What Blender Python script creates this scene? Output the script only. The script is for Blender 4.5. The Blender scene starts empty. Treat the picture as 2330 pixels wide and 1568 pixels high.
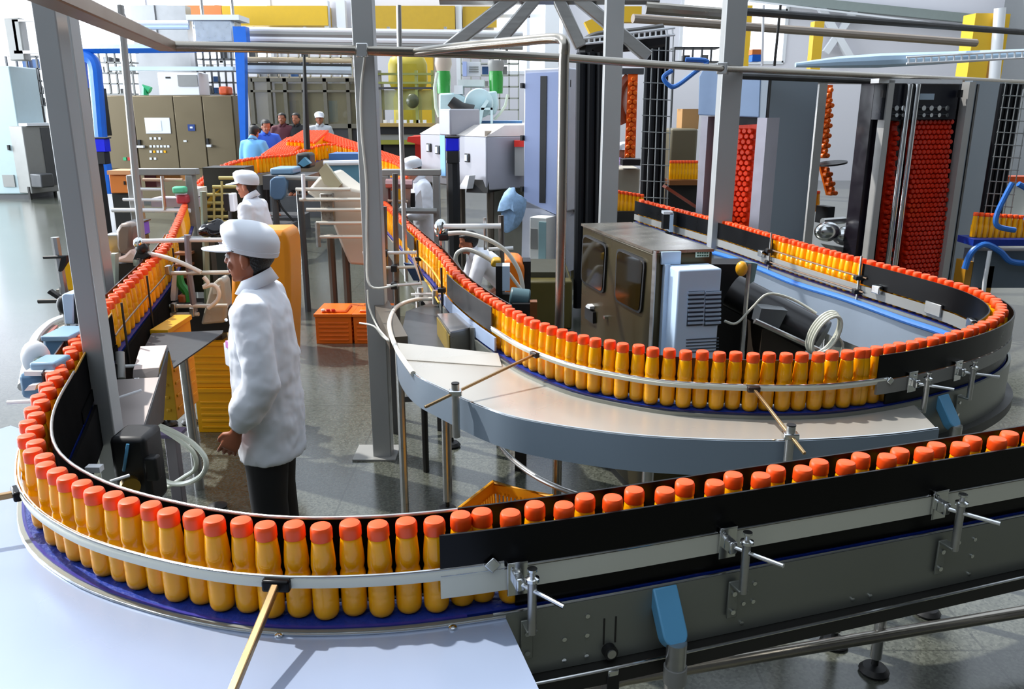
import bpy, math, random
from mathutils import Vector, Matrix, noise
rnd = random.Random(11)
scene = bpy.context.scene
COL = scene.collection
PI = math.pi
# ---------------------------------------------------------------- camera
FPX = 1877.0; TH = math.radians(15.9); CAMZ = 2.2
_c, _s = math.cos(TH), math.sin(TH)
def _ray(px, py):
    a = (px-1165)/FPX; b = (py-784)/FPX
    return a, _c-b*_s, -(_s+b*_c)
def atz(px, py, z):
    a, f, d = _ray(px, py); t = (z-CAMZ)/d
    return Vector((a*t, f*t, z))
def aty(px, py, Y):
    a, f, d = _ray(px, py); t = Y/f
    return Vector((a*t, Y, CAMZ+d*t))
cam = bpy.data.cameras.new('camera'); camo = bpy.data.objects.new('camera', cam); COL.objects.link(camo)
cam.sensor_width = 36; cam.lens = 36*FPX/2330; cam.clip_end = 200; cam.clip_start = .05
camo.location = (0, 0, CAMZ); camo.rotation_euler = (PI/2-TH, 0, 0)
scene.camera = camo
# ---------------------------------------------------------------- materials
def lin(h):
    h = h.lstrip('#'); o = []
    for i in (0, 2, 4):
        v = int(h[i:i+2], 16)/255
        o.append(v/12.92 if v <= .04045 else ((v+.055)/1.055)**2.4)
    return (*o, 1)
_M = {}
def mat(name, hexc, rough=.5, metal=0., var=.08, scale=8., bump=0., bscale=40., coat=0., emit=None, trans=0., rvar=.1, sss=0., alpha=1., stretch=None, spec=.5):
    if name in _M: return _M[name]
    m = bpy.data.materials.new(name); m.use_nodes = True
    nt = m.node_tree; N = nt.nodes; L = nt.links
    b = N['Principled BSDF']
    c = lin(hexc)
    b.inputs['Base Color'].default_value = c
    b.inputs['Roughness'].default_value = rough
    b.inputs['Metallic'].default_value = metal
    b.inputs['Specular IOR Level'].default_value = spec
    if coat: b.inputs['Coat Weight'].default_value = coat; b.inputs['Coat Roughness'].default_value = .08
    if trans: b.inputs['Transmission Weight'].default_value = trans
    if alpha < 1: b.inputs['Alpha'].default_value = alpha
    if sss:
        b.inputs['Subsurface Weight'].default_value = sss; b.inputs['Subsurface Scale'].default_value = .02
        b.inputs['Subsurface Radius'].default_value = (1, .5, .15)
    if emit:
        b.inputs['Emission Color'].default_value = lin(emit[0]); b.inputs['Emission Strength'].default_value = emit[1]
    if var or bump or rvar:
        tc = N.new('ShaderNodeTexCoord'); src = tc.outputs['Object']
        if stretch:
            mp = N.new('ShaderNodeMapping'); mp.inputs['Scale'].default_value = stretch
            L.new(src, mp.inputs['Vector']); src = mp.outputs['Vector']
        nz = N.new('ShaderNodeTexNoise'); nz.inputs['Scale'].default_value = scale; nz.inputs['Detail'].default_value = 3
        L.new(src, nz.inputs['Vector'])
        if var:
            mx = N.new('ShaderNodeMix'); mx.data_type = 'RGBA'
            mx.inputs['A'].default_value = (*[v*(1-var) for v in c[:3]], 1)
            mx.inputs['B'].default_value = (*[min(1, v*(1+var)) for v in c[:3]], 1)
            L.new(nz.outputs['Fac'], mx.inputs['Factor']); L.new(mx.outputs['Result'], b.inputs['Base Color'])
        if rvar:
            mr = N.new('ShaderNodeMapRange'); mr.inputs['To Min'].default_value = max(0, rough-rvar); mr.inputs['To Max'].default_value = min(1, rough+rvar)
            L.new(nz.outputs['Fac'], mr.inputs['Value']); L.new(mr.outputs['Result'], b.inputs['Roughness'])
        if bump:
            n2 = N.new('ShaderNodeTexNoise'); n2.inputs['Scale'].default_value = bscale; L.new(src, n2.inputs['Vector'])
            bp = N.new('ShaderNodeBump'); bp.inputs['Strength'].default_value = bump; bp.inputs['Distance'].default_value = .01
            L.new(n2.outputs['Fac'], bp.inputs['Height']); L.new(bp.outputs['Normal'], b.inputs['Normal'])
    _M[name] = m
    return m
STEEL = mat('brushed_steel', '#b4b4b2', .32, .9, .1, 3, stretch=(1, 1, 14))
STEELD = mat('dark_steel_plate', '#8a8d86', .42, .6, .12, 2.5)
SHEET = mat('tray_sheet_steel', '#9caac4', .3, .3, .04, 2)
POSTG = mat('grey_painted_post', '#aeb0b0', .4, .25, .05, 3)
CHROME = mat('chrome', '#d8dada', .15, 1, .03)
PIPEM = mat('pipe_steel', '#a29c92', .25, .9, .06, 5)
WRAIL = mat('white_plastic_rail', '#dcdccd', .4, 0, .05)
BLACKP = mat('black_guard_plastic', '#08080a', .3, 0, .1, 6, spec=.18)
GMAT = mat('matte_inner_guard', '#060607', .9, 0, .1, spec=.03)
BLACK = mat('matte_black', '#101012', .5, 0, .1)
DARK = mat('dark_machine', '#2b2a28', .5, .3, .2, 5)
BELT = mat('dark_blue_belt', '#10308a', .38, 0, .25, 30, bump=.3, bscale=60)
CAPM = mat('orange_red_cap', '#ff5414', .4, 0, .04, 20)
JUICE = mat('orange_juice_bottle', '#ffae0a', .18, 0, .04, 5, coat=.2, spec=.4, sss=.35)
GREYBL = mat('grey_blue_paint', '#8797a8', .4, .1, .04, 2)
LAVEN = mat('lavender_grey_paint', '#9aa8cf', .42, .05, .03, 2)
LBLUE = mat('light_blue_plastic', '#5fa4cf', .4, 0, .05)
PALEB = mat('pale_blue_white_paint', '#c6dcf4', .4, 0, .03)
BLUE = mat('blue_paint', '#1f6fdc', .4, 0, .08)
RBLUE = mat('royal_blue_plastic', '#0a1ce0', .4, 0, .05)
HOSEB = mat('blue_hose', '#2f6fc4', .35, 0, .08)
WHITE = mat('white_paint', '#e9ebee', .5, 0, .04, 2)
WHITEH = mat('white_hose', '#e8e6dc', .35, 0, .04)
GREY = mat('grey_paint', '#8f8f8c', .45, .1, .06)
GREYD = mat('dark_grey_paint', '#4a4b4d', .45, .1, .1)
BROWNC = mat('bronze_cabinet_paint', '#75684f', .4, .35, .05, 1.5)
BROWNB = mat('brown_beam', '#8c7460', .35, .5, .1, 4)
YELLOW = mat('yellow_plastic', '#f5b400', .4, 0, .06, 5)
ORANGE = mat('orange_plastic', '#f07a10', .4, 0, .08, 5)
YWALL = mat('yellow_wall_paint', '#e0b428', .6, 0, .05)
RED = mat('red_plastic', '#c8281e', .4, 0, .1)
GREEN = mat('green_plastic', '#2fae72', .4, 0, .15)
TEAL = mat('teal_sheet', '#5c8fa6', .35, .2, .1, 2)
BEIGE = mat('beige_sheet', '#cdc5b6', .4, .15, .06, 2)
GLASSD = mat('dark_window_glass', '#15130f', .06, 0, .2, 2, spec=.8)
SCREEN = mat('pale_screen', '#cfe6ee', .3, 0, .02, emit=('#cfe6ee', .25))
SKIN = mat('skin', '#a9694c', .5, 0, .08, 12, sss=0)
HAIR = mat('black_hair', '#0c0a0a', .45, 0, .3, 60, bump=.5, bscale=120)
SHIRT = mat('white_work_shirt', '#f1f5ff', .75, 0, .02, 3, bump=.15, bscale=9)
CAPW = mat('white_cap_cloth', '#f0f4fc', .75, 0, .02, 4)
TROUS = mat('black_trousers', '#0e0d10', .75, 0, .2, 5)
# ---------------------------------------------------------------- mesh building
def fr(d):
    d = Vector(d).normalized()
    a = Vector((0, 0, 1)) if abs(d.z) < .95 else Vector((0, 1, 0))
    u = d.cross(a).normalized(); w = u.cross(d).normalized()
    return u, w
class MB:
    def __init__(s): s.v = []; s.f = []
    def add(s, v, f):
        o = len(s.v); s.v += [tuple(p) for p in v]; s.f += [tuple(i+o for i in q) for q in f]; return s
    def box(s, x0, x1, y0, y1, z0, z1):
        return s.add([(x0,y0,z0),(x1,y0,z0),(x1,y1,z0),(x0,y1,z0),(x0,y0,z1),(x1,y0,z1),(x1,y1,z1),(x0,y1,z1)],
              [(3,2,1,0),(4,5,6,7),(0,1,5,4),(1,2,6,5),(2,3,7,6),(3,0,4,7)])
    def cbox(s, c, sz, rz=0., rx=0., ry=0.):
        m = Matrix.Translation(c) @ Matrix.Rotation(rz, 4, 'Z') @ Matrix.Rotation(ry, 4, 'Y') @ Matrix.Rotation(rx, 4, 'X')
        x, y, z = sz[0]/2, sz[1]/2, sz[2]/2
        v = [m @ Vector(p) for p in [(-x,-y,-z),(x,-y,-z),(x,y,-z),(-x,y,-z),(-x,-y,z),(x,-y,z),(x,y,z),(-x,y,z)]]
        return s.add(v, [(3,2,1,0),(4,5,6,7),(0,1,5,4),(1,2,6,5),(2,3,7,6),(3,0,4,7)])
    def beam(s, a, b, w, h=None, up=None):
        a, b = Vector(a), Vector(b); h = h or w
        d = (b-a).normalized()
        upv = Vector(up) if up else (Vector((0,0,1)) if abs(d.z) < .95 else Vector((0,1,0)))
        u = d.cross(upv).normalized()*w/2; t = u.cross(d).normalized()*h/2
        return s.add([a-u-t,a+u-t,a+u+t,a-u+t,b-u-t,b+u-t,b+u+t,b-u+t],
              [(3,2,1,0),(4,5,6,7),(0,1,5,4),(1,2,6,5),(2,3,7,6),(3,0,4,7)])
    def tube(s, pts, r, n=10, closed=False):
        pts = [Vector(p) for p in pts]; k = len(pts)
        rs = r if isinstance(r, (list, tuple)) else [r]*k
        rings = []; u = None
        for i, p in enumerate(pts):
            if closed: d = pts[(i+1) % k]-pts[i-1]
            else: d = pts[min(i+1, k-1)]-pts[max(i-1, 0)]
            d.normalize()
            if u is None: u, w = fr(d)
            else:
                u = (u-d*u.dot(d))
                if u.length < 1e-5: u, w = fr(d)
                u.normalize(); w = u.cross(d).normalized()
            rings.append([p+(u*math.cos(2*PI*j/n)+w*math.sin(2*PI*j/n))*rs[i] for j in range(n)])
        return s.loft(rings, cap=not closed, loop=closed)
    def loft(s, rings, cap=True, loop=False):
        n = len(rings[0]); k = len(rings)
        v = [p for r in rings for p in r]; f = []
        for i in range(k if loop else k-1):
            a = i*n; b = ((i+1) % k)*n
            for j in range(n): f.append((a+j, a+(j+1) % n, b+(j+1) % n, b+j))
        if cap: f.append(tuple(range(n-1, -1, -1))); f.append(tuple((k-1)*n+j for j in range(n)))
        return s.add(v, f)
    def lathe(s, prof, n=20, o=(0,0,0), M=None):
        rings = []
        for r, z in prof:
            ring = [Vector((r*math.cos(2*PI*j/n), r*math.sin(2*PI*j/n), z)) for j in range(n)]
            if M is not None: ring = [M @ p for p in ring]
            rings.append([p+Vector(o) for p in ring])
        return s.loft(rings)
    def disc(s, c, d, r, h, n=16):      # short cylinder from c along d
        c = Vector(c); d = Vector(d).normalized()
        return s.tube([c, c+d*h], r, n)
    def prism(s, poly, z0, z1):
        n = len(poly)
        A = sum(poly[i][0]*poly[(i+1)%n][1]-poly[(i+1)%n][0]*poly[i][1] for i in range(n))
        if A < 0: poly = poly[::-1]
        v = [(p[0], p[1], z0) for p in poly]+[(p[0], p[1], z1) for p in poly]
        f = [tuple(range(n-1, -1, -1)), tuple(range(n, 2*n))]+[(i, (i+1)%n, n+(i+1)%n, n+i) for i in range(n)]
        return s.add(v, f)
    def plate(s, pts, th, nrm=None):    # flat polygon in 3d given thickness
        pts = [Vector(p) for p in pts]
        n = (pts[1]-pts[0]).cross(pts[2]-pts[0]).normalized() if nrm is None else Vector(nrm).normalized()
        k = len(pts); v = [p-n*th/2 for p in pts]+[p+n*th/2 for p in pts]
        f = [tuple(range(k-1, -1, -1)), tuple(range(k, 2*k))]+[(i, (i+1)%k, k+(i+1)%k, k+i) for i in range(k)]
        return s.add(v, f)
    def sphere(s, c, r, n=12, m=8, sc=(1,1,1)):
        prof = [(max(1e-4, math.sin(PI*i/m)), -math.cos(PI*i/m)) for i in range(m+1)]
        M = Matrix.Diagonal((r*sc[0], r*sc[1], r*sc[2])).to_4x4()
        return s.lathe(prof, n, c, M)
    def build(s, name, m, parent=None, smooth=True, bevel=0., angle=35):
        me = bpy.data.meshes.new(name); me.from_pydata(s.v, [], s.f); me.update()
        import bmesh
        bm = bmesh.new(); bm.from_mesh(me); bmesh.ops.recalc_face_normals(bm, faces=bm.faces); bm.to_mesh(me); bm.free()
        if smooth:
            me.polygons.foreach_set('use_smooth', [True]*len(me.polygons))
            try: me.set_sharp_from_angle(angle=math.radians(angle))
            except Exception: pass
        me.materials.append(m)
        o = bpy.data.objects.new(name, me); COL.objects.link(o)
        if parent is not None: o.parent = parent
        if bevel:
            b = o.modifiers.new('bevel', 'BEVEL'); b.width = bevel; b.segments = 2; b.limit_method = 'ANGLE'
        return o
ROOTS = []
def tag(o, label=None, cat=None, group=None, kind=None):
    if label: o['label'] = label
    if cat: o['category'] = cat
    if group: o['group'] = group
    if kind: o['kind'] = kind
    return o
def thing(name, label, cat, group=None):        # empty; parts are built in world coordinates, recentred at the end
    o = bpy.data.objects.new(name, None); o.empty_display_size = .1; COL.objects.link(o)
    ROOTS.append(o)
    return tag(o, label, cat, group)
def single(name, mb, m, label, cat, group=None, bevel=0., kind=None, smooth=True):
    o = mb.build(name, m, None, smooth, bevel)
    ROOTS.append(o)
    return tag(o, label, cat, group, kind)
def struct(name, mb, m):
    o = mb.build(name, m); o['kind'] = 'structure'; return o
def copy_tree(o, parent=None):
    c = o.copy(); COL.objects.link(c); c.parent = parent
    for ch in list(o.children): copy_tree(ch, c)
    return c
def arc(c, r, a0, a1, n=10, plane='xy'):
    out = []
    for i in range(n+1):
        t = math.radians(a0+(a1-a0)*i/n); a, b = r*math.cos(t), r*math.sin(t)
        out.append(Vector(c)+(Vector((a, b, 0)) if plane == 'xy' else Vector((a, 0, b)) if plane == 'xz' else Vector((0, a, b))))
    return out
def smoothpts(pts, k=6):
    pts = [Vector(p) for p in pts]; out = []
    for i in range(len(pts)-1):
        p0 = pts[max(i-1, 0)]; p1 = pts[i]; p2 = pts[i+1]; p3 = pts[min(i+2, len(pts)-1)]
        for j in range(k):
            t = j/k
            out.append(.5*((2*p1)+(p2-p0)*t+(2*p0-5*p1+4*p2-p3)*t*t+(3*p1-p0-3*p2+p3)*t**3))
    out.append(pts[-1]); return out
def quadpx(l):        # [(px,py,Y)...] -> points
    return [aty(*p) for p in l]
# ---------------------------------------------------------------- the conveyor path (plan view of the bottle line)
BZ = 1.03
RAW = [(3.3,2.9,0),(2.4,2.6,0),(1.51,2.30,0),(1.03,2.14,0),(.69,2.03,0),(.46,1.955,0),(.26,1.89,0),(.06,1.83,0),(-.12,1.78,0),(-.30,1.745,0),(-.49,1.735,0),
 (-.63,1.75,0),(-.76,1.785,0),(-.88,1.83,0),(-1.0,1.885,0),(-1.11,1.95,0),(-1.25,2.06,0),(-1.36,2.18,0),(-1.45,2.32,0),(-1.53,2.48,0),(-1.60,2.66,0),
 (-1.68,2.9,0),(-1.77,3.16,0),(-1.855,3.42,0),(-1.94,3.7,0),(-2.03,4.02,0),(-2.165,4.57,0),(-2.33,5.27,0),(-2.51,5.95,0),(-2.78,6.8,0),(-3.38,8.6,0),
 *[(q.x, q.y, max(0, q.z-1.27)) for q in (aty(*v) for v in ((434,448,9.7),(452,421,10.7),(482,396,11.5),(520,373,12.1),(562,361,12.6),(612,354,12.9),(662,350,13.2),(705,336,13.5),(745,326,13.7),(790,333,13.6),(850,354,13.1),(905,372,12.4),(918,392,11.5),(893,420,10.4)))],
 (-1.45,9.3,0),(-1.2,8.2,0),
 (-.87,6.97,0),(-.66,6.2,0),(-.5,5.62,0),(-.33,4.85,0),(-.18,4.36,0),(-.05,4.02,0),(.07,3.74,0),(.18,3.56,0),(.31,3.4,0),(.46,3.29,0),(.63,3.2,0),(.82,3.16,0),(1.04,3.14,0),
 (1.26,3.16,0),(1.51,3.24,0),(1.75,3.36,0),(2.02,3.53,0),(2.25,3.73,0),(2.40,3.93,0),(2.48,4.15,0),(2.50,4.4,0),(2.46,4.65,0),(2.38,4.96,0),(2.3,5.24,0),(2.15,5.82,0),(2.01,6.45,0),(1.87,7.12,0),(1.56,8.3,0),(1.38,9.0,0)]
_sm = smoothpts(RAW, 8)
# resample by arc length
PATH = [_sm[0]]; STEP = .03
_acc = 0; _last = _sm[0]
for p in _sm[1:]:
    while (p-_last).length >= STEP:
        _last = _last+(p-_last).normalized()*STEP
        PATH.append(_last.copy())
NP = len(PATH)
TAN = []
for i in range(NP):
    d = PATH[min(i+2, NP-1)]-PATH[max(i-2, 0)]; d.z = 0; TAN.append(d.normalized())
NRM = [Vector((-t.y, t.x, 0)) for t in TAN]
def idx(x, y):      # nearest path index
    return min(range(NP), key=lambda i: (PATH[i].x-x)**2+(PATH[i].y-y)**2)
def pp(i, off=0., z=0.):
    return PATH[i]+NRM[i]*off+Vector((0, 0, z))
def sweep(mb, i0, i1, sec, step=2):
    """a closed section [(off,z)] carried along the path"""
    ids = list(range(i0, i1, step))+[i1]
    mb.loft([[pp(i, o, z) for o, z in sec] for i in ids])
    return mb
def strip(i0, i1, o0, o1, z0, z1, step=2):
    return sweep(MB(), i0, i1, [(o0, z0), (o1, z0), (o1, z1), (o0, z1)], step)
def rod_along(i0, i1, off, z, r, step=2, n=8):
    ids = list(range(i0, i1, step))+[i1]
    return MB().tube([pp(i, off, z) for i in ids], r, n)
I_A = idx(-.12, 1.78); I_B = idx(-1.69, 2.93); I_B2 = idx(-1.98, 3.85); I_C = idx(-2.69, 6.5); I_D = idx(aty(452,421,10.7).x, 10.7); I_E = idx(aty(893,420,10.4).x, 10.4); I_F = idx(-.05, 4.02)
I_G = idx(1.42, 3.21); I_H = idx(2.3, 5.24); I_I = idx(2.05, 6.3); I_Z = NP-1
I_M1 = idx(-.7, 6.35); I_M2 = idx(-.36, 5.0)
# ------------------------------------------------ conveyor machines
def belt_and_frame(root, i0, i1, plates=(1, -1), zb=.845, dark=0):
    strip(i0, i1, -.05, .05, BZ-.03, BZ, 2).build('belt', BELT, root)
    for sgn in plates:
        strip(i0, i1, sgn*.058, sgn*(.058+.012), zb, BZ-.002, 2).build('side_plate', mat('charcoal_plate', '#101011', .9, 0, .2, spec=.05) if sgn == dark else STEELD, root)
    strip(i0, i1, -.05, .05, zb+.03, zb+.045, 3).build('return_tray', DARK, root)
def leg(root, p, z1=.86, r=.022, foot=True, splay=0):
    p = Vector(p)
    o = MB().tube([(p.x, p.y, .07), (p.x, p.y, z1)], r, 12).build('leg', STEEL, root)
    if foot:
        MB().lathe([(.055, 0), (.06, .012), (.045, .03), (.014, .038), (.012, .09)], 16, (p.x, p.y, 0)).build('foot', BLACK, o)
def bracket(root, i, sgn, zr=1.118, rodlen=.14):
    """guide rail bracket: clip plate, block, post with knob, steel rod, slotted support"""
    t = TAN[i]; n = NRM[i]*sgn; P0 = PATH[i]
    def q(a, b, z): return P0+t*a+n*b+Vector((0, 0, z-P0.z*0))
    rz = math.atan2(t.y, t.x)
    cl = MB().cbox(q(0, .066, zr), (.05, .006, .085), rz)
    cl.cbox(q(0, .06, zr+.0445), (.05, .02, .004), rz)
    c = cl.build('clip_plate', CHROME, root, bevel=.001)
    MB().cbox(q(0, .082, zr), (.022, .03, .034), rz).build('clamp_block', CHROME, c, bevel=.004)
    MB().disc(q(.012, .07, zr+.03), n, .004, .004, 8).build('bolt', CHROME, c)
    a = q(-.02*sgn, .12, 0)
    po = MB().tube([(a.x, a.y, 1.0), (a.x, a.y, zr+.02)], .011, 14).build('post', STEEL, root)
    kn = MB().lathe([(.012, 0), (.017, .004), (.017, .012), (.008, .016), (.006, .026), (.012, .03), (.012, .036)], 14, (a.x, a.y, zr+.02))
    kn.build('knob', CHROME, po)
    b0 = q(0, .085, zr); dr = (q(-.02*sgn, .12, zr)-b0).normalized()
    MB().tube([b0, b0+dr*rodlen], .0065, 10).build('rod', CHROME, root)
    s = MB().cbox(q(-.02*sgn, .079, .955), (.03, .006, .11), rz)
    s.cbox(q(-.02*sgn, .1, 1.005), (.028, .05, .008), rz)
    ss = s.build('slotted_support', STEELD, root, bevel=.002)
    for dz in (-.025, .03): MB().disc(q(-.02*sgn, .082, .945+dz), n, .007, .006, 10).build('bolt', CHROME, ss)
def blue_bracket_leg(root, i, sgn, z0=0., off=.1):
    """rounded light blue bracket cover on a steel support leg"""
    t = TAN[i]; n = NRM[i]*sgn; P0 = PATH[i]
    def q(a, b, z): return P0+t*a+n*b+Vector((0, 0, z))
    prof = [(-.036, 0.072), (.036, .072)]
    # inclined plate with a round lower end
    out = []
    w = .034; L = .15
    for a in (-w, w): pass
    pl = [(-w, 0), (w, 0)]+[(w*math.cos(math.radians(k)), L-w+w*math.sin(math.radians(k))*1.0) for k in range(0, 181, 18)]
    slope = Vector((0, .075, -.11)).normalized()   # (along, outwards, down)
    def q2(a, d, e): return P0+t*a+n*(.074+d*slope.y+e*.8)+Vector((0, 0, 1.03+d*slope.z+e*.58))
    v0 = [q2(a, d, 0) for a, d in pl]; v1 = [q2(a, d, -.04) for a, d in pl]
    k = len(pl); m = MB(); m.add(v0+v1, [tuple(range(k)), tuple(range(2*k-1, k-1, -1))]+[(a, (a+1)%k, k+(a+1)%k, k+a) for a in range(k)])
    m.build('bracket_cover', LBLUE, root, bevel=.004)
    c = q(0, .072+.075, 0)
    o = MB().tube([(c.x, c.y, .1), (c.x, c.y, .915)], .026, 16).build('support_leg', STEEL, root)
    MB().tube([(c.x, c.y, .8), (c.x, c.y, .845)], .03, 16).build('collar', GREY, o)
    MB().lathe([(.055, 0), (.06, .012), (.045, .03), (.014, .038), (.012, .1)], 16, (c.x, c.y, 0)).build('foot', BLACK, o)

# --- front straight
fs = thing('bottle_conveyor', 'straight steel conveyor with long black guard, running across the lower right of the line', 'conveyor')
belt_and_frame(fs, 0, I_A)
strip(0, I_A+2, .05, .056, 1.146, 1.252).build('outer_guard', BLACKP, fs)
rod_along(0, I_A+2, .0565, 1.148, .003).build('guard_edge_highlight', CHROME, fs)  # bright rod added as the highlight line along the guard's bottom
rod_along(0, I_A-2, .066, BZ+.001, .0035).build('plate_edge_highlight', CHROME, fs)  # bright rod added as the highlight on the plate's top edge
strip(0, I_A, -.056, -.05, 1.05, 1.262).build('inner_guard', BLACKP, fs)
strip(0, I_A+2, .047, .057, 1.087, 1.143).build('white_rail', WRAIL, fs)
strip(0, I_A-4, .043, .049, 1.034, 1.088).build('dark_gap_strip', BLACKP, fs)  # black strip paints the dark of the gap below the white rail
strip(0, I_A, .058, .105, .8, .843).build('lower_flange', DARK, fs)
rod_along(0, I_A, .105, .844, .004).build('flange_edge', CHROME, fs)
for ix in ((.01, 1.81), (.55, 1.985), (1.19, 2.19), (1.75, 2.38)):
    bracket(fs, idx(*ix), 1)
blue_bracket_leg(fs, idx(.355, 1.92), 1)
_mb = MB()
for xx in (.12, .16, .6, .64, .95, 1.0, 1.3, 1.35, -.05, -.02):
    i = idx(xx, 1.8+.3*xx); q = pp(i, .07, 0)
    for zz in (.87, .93, .985):
        if rnd.random() < .6: MB().disc(q+Vector((0, 0, zz)), NRM[i], .006, .004, 10).build('bolt', CHROME, fs)
i = idx(.23, 1.88); q = pp(i, .07, .875)
wh = MB().tube([q, q+NRM[i]*.02], .019, 18).build('adjuster_roller', BLACK, fs)
MB().tube([q, q+NRM[i]*.024], .012, 18).build('roller_hub', STEEL, wh)
_mb = MB()
for a in (-.018, .014): _mb.cbox(q+TAN[i]*a+Vector((0, 0, .055)), (.004, .004, .075), math.atan2(TAN[i].y, TAN[i].x))
_mb.build('adjuster_slot', DARK, fs)
MB().cbox(q+NRM[i]*.02+Vector((0, 0, -.085)), (.035, .04, .07), math.atan2(TAN[i].y, TAN[i].x)).build('clamp_lug', BLACK, fs, bevel=.004)
MB().cbox(q+NRM[i]*.022+Vector((0, 0, -.045)), (.03, .035, .02), math.atan2(TAN[i].y, TAN[i].x)).build('clamp_head', CHROME, fs, bevel=.004)
for ix in ((1.47, 2.86), (1.375, 3.04)):
    leg(fs, (ix[0], ix[1], 0), .6)
MB().beam((1.47, 2.86, .6), (1.3, 2.33, .82), .045, .045).build('leg_strut', STEEL, fs); MB().beam((1.375, 3.04, .6), (1.25, 2.33, .82), .045, .045).build('leg_strut', STEEL, fs)
for ix in ((2.4, 2.6),):
    leg(fs, pp(idx(*ix), -.03, 0))
# lower tie tube standing in front of the feet
tt = single('floor_tie_tube', MB().tube([atz(900, 1690, .2), atz(1420, 1545, .2), atz(2330, 1392, .2), atz(2900, 1290, .2)], .024, 14), PIPEM, 'long brown steel tie tube low over the floor at bottom right corner', 'tube')

# --- front curve
fc = thing('bottle_conveyor', 'curved conveyor with white sheet apron and silver guide rail, nearest in the picture', 'conveyor')
belt_and_frame(fc, I_A, I_B, dark=-1)
strip(I_A, I_B, .05, .058, BZ-.02, BZ+.002).build('belt_edge', mat('purple_blue_edge', '#2a2a86', .35), fc)
strip(I_A, I_B, -.056, -.05, 1.04, 1.258).build('inner_guard', GMAT, fc)
rod_along(I_A, I_B, -.053, 1.258, .0045).build('guard_trim', STEEL, fc)
# apron sheet
inner = [pp(i, .068, 0) for i in range(I_A-3, I_B, 3)]
outer = [(-1.95, 3.0), (-2.3, 2.4), (-2.4, 1.7), (-2.1, 1.1), (-1.2, .8), (.25, .8)]
MB().prism([(p.x, p.y) for p in inner]+[(p[0], p[1]) for p in outer], 1.01, 1.018).build('apron_sheet', SHEET, fc)
ids = list(range(I_A-3, I_B, 2))
MB().tube([pp(i, .0675, 1.022) for i in ids], .005, 8).build('sheet_rim', CHROME, fc)
_mb = MB()
for p in ((635, 1447), (1030, 1430), (60, 1215)):
    w = atz(p[0], p[1], 1.018); _mb.lathe([(.011, 0), (.01, .005), (.004, .008)], 12, w)
_mb.build('apron_bolts', CHROME, fc)
# white guide rail
sec = [(.046, 1.135), (.056, 1.135), (.06, 1.152), (.056, 1.163), (.046, 1.163)]
sweep(MB(), I_A-3, I_B-4, sec).build('guide_rail', WRAIL, fc)
rod_along(I_A-3, I_B-4, .054, 1.163, .004).build('guide_rail_edge', CHROME, fc)
for px in ((640, 1330), (48, 1122)):
    w = atz(px[0], px[1], 1.15); i = idx(w.x, w.y); t = TAN[i]; n = NRM[i]; rz = math.atan2(t.y, t.x)
    c = MB().cbox(pp(i, .064, 1.148), (.066, .022, .03), rz).build('rail_clamp', BLACKP, fc, bevel=.006)
    e = pp(i, .07, 1.148)
    d = (n+Vector((0, 0, -.28))) if px[0] > 300 else (n+t*.25+Vector((0, 0, -.05)))
    MB().beam(e, e+d.normalized()*.42, .018, .018).build('rail_rod', mat('brass_steel_rod', '#a88a62', .3, .8), fc, bevel=.003)
i = I_A-2; q = pp(i, .066, 1.165); MB().cbox(q, (.03, .008, .03), math.atan2(TAN[i].y, TAN[i].x), 0, .7).build('rail_end_clip', CHROME, fc, bevel=.003)
for ix in ((-.62, 1.75), (-1.36, 2.18)): leg(fc, pp(idx(*ix), 0, 0))

# --- left run
lr = thing('bottle_conveyor', 'conveyor with black inner guard climbing the left side behind the grey front column', 'conveyor')
belt_and_frame(lr, I_B, I_C, dark=-1)
strip(I_B, I_C, .05, .056, 1.05, 1.262).build('outer_guard', mat('dark_maroon_guard', '#240a0c', .3), lr)
strip(I_B, I_B2, -.056, -.05, 1.1, 1.25).build('inner_guard', GMAT, lr)
rod_along(I_B, I_B2, -.053, 1.252, .004).build('guard_trim', mat('brass_trim', '#b08a30', .3, .7), lr)
rod_along(I_B2, I_C, -.056, 1.14, .005).build('guide_rod', BROWNB, lr)
strip(I_B, I_B2, -.06, -.05, 1.045, 1.095).build('lower_rail', GMAT, lr)
for ix in ((-2.02, 4.0), (-2.2, 4.7), (-2.45, 5.7)):
    i = idx(*ix); q = pp(i, -.075, 0)
    MB().tube([(q.x, q.y, .95), (q.x, q.y, 1.27)], .006, 8).build('guide_post', DARK, lr)
for ix in ((-1.85, 3.4), (-2.1, 4.3), (-2.4, 5.6)):
    i = idx(*ix)
    for sg in (1, -1): leg(lr, pp(i, sg*.07, 0), .86)

# --- far arc, raised hump
fa = thing('bottle_conveyor', 'far humped conveyor under a broad sheet of orange caps, beyond the woman in white', 'conveyor')
strip(I_C, I_E, -.06, .06, BZ-.03, BZ, 3).build('belt', BELT, fa)
for sg in (1, -1): strip(I_C, I_E, sg*.065, sg*.08, .86, BZ, 3).build('side_plate', STEELD, fa)
for k in range(I_C+20, I_E, 55):
    q = pp(k, .0, 0); leg(fa, (q.x, q.y, 0), .9+PATH[k].z)
cp = [aty(*c)+Vector((0, 0, -.2)) for c in ((598, 352, 13.1), (655, 354, 13.3), (722, 302, 15.6), (655, 314, 15.6))]
MB().plate(cp, .05, (0, -.2, 1)).build('accumulation_table', STEELD, fa)
rod_along(I_D-30, I_D+40, -.075, 1.12, .007, 3).build('guide_rod', mat('yellow_rod', '#caa42a', .4), fa)

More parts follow.
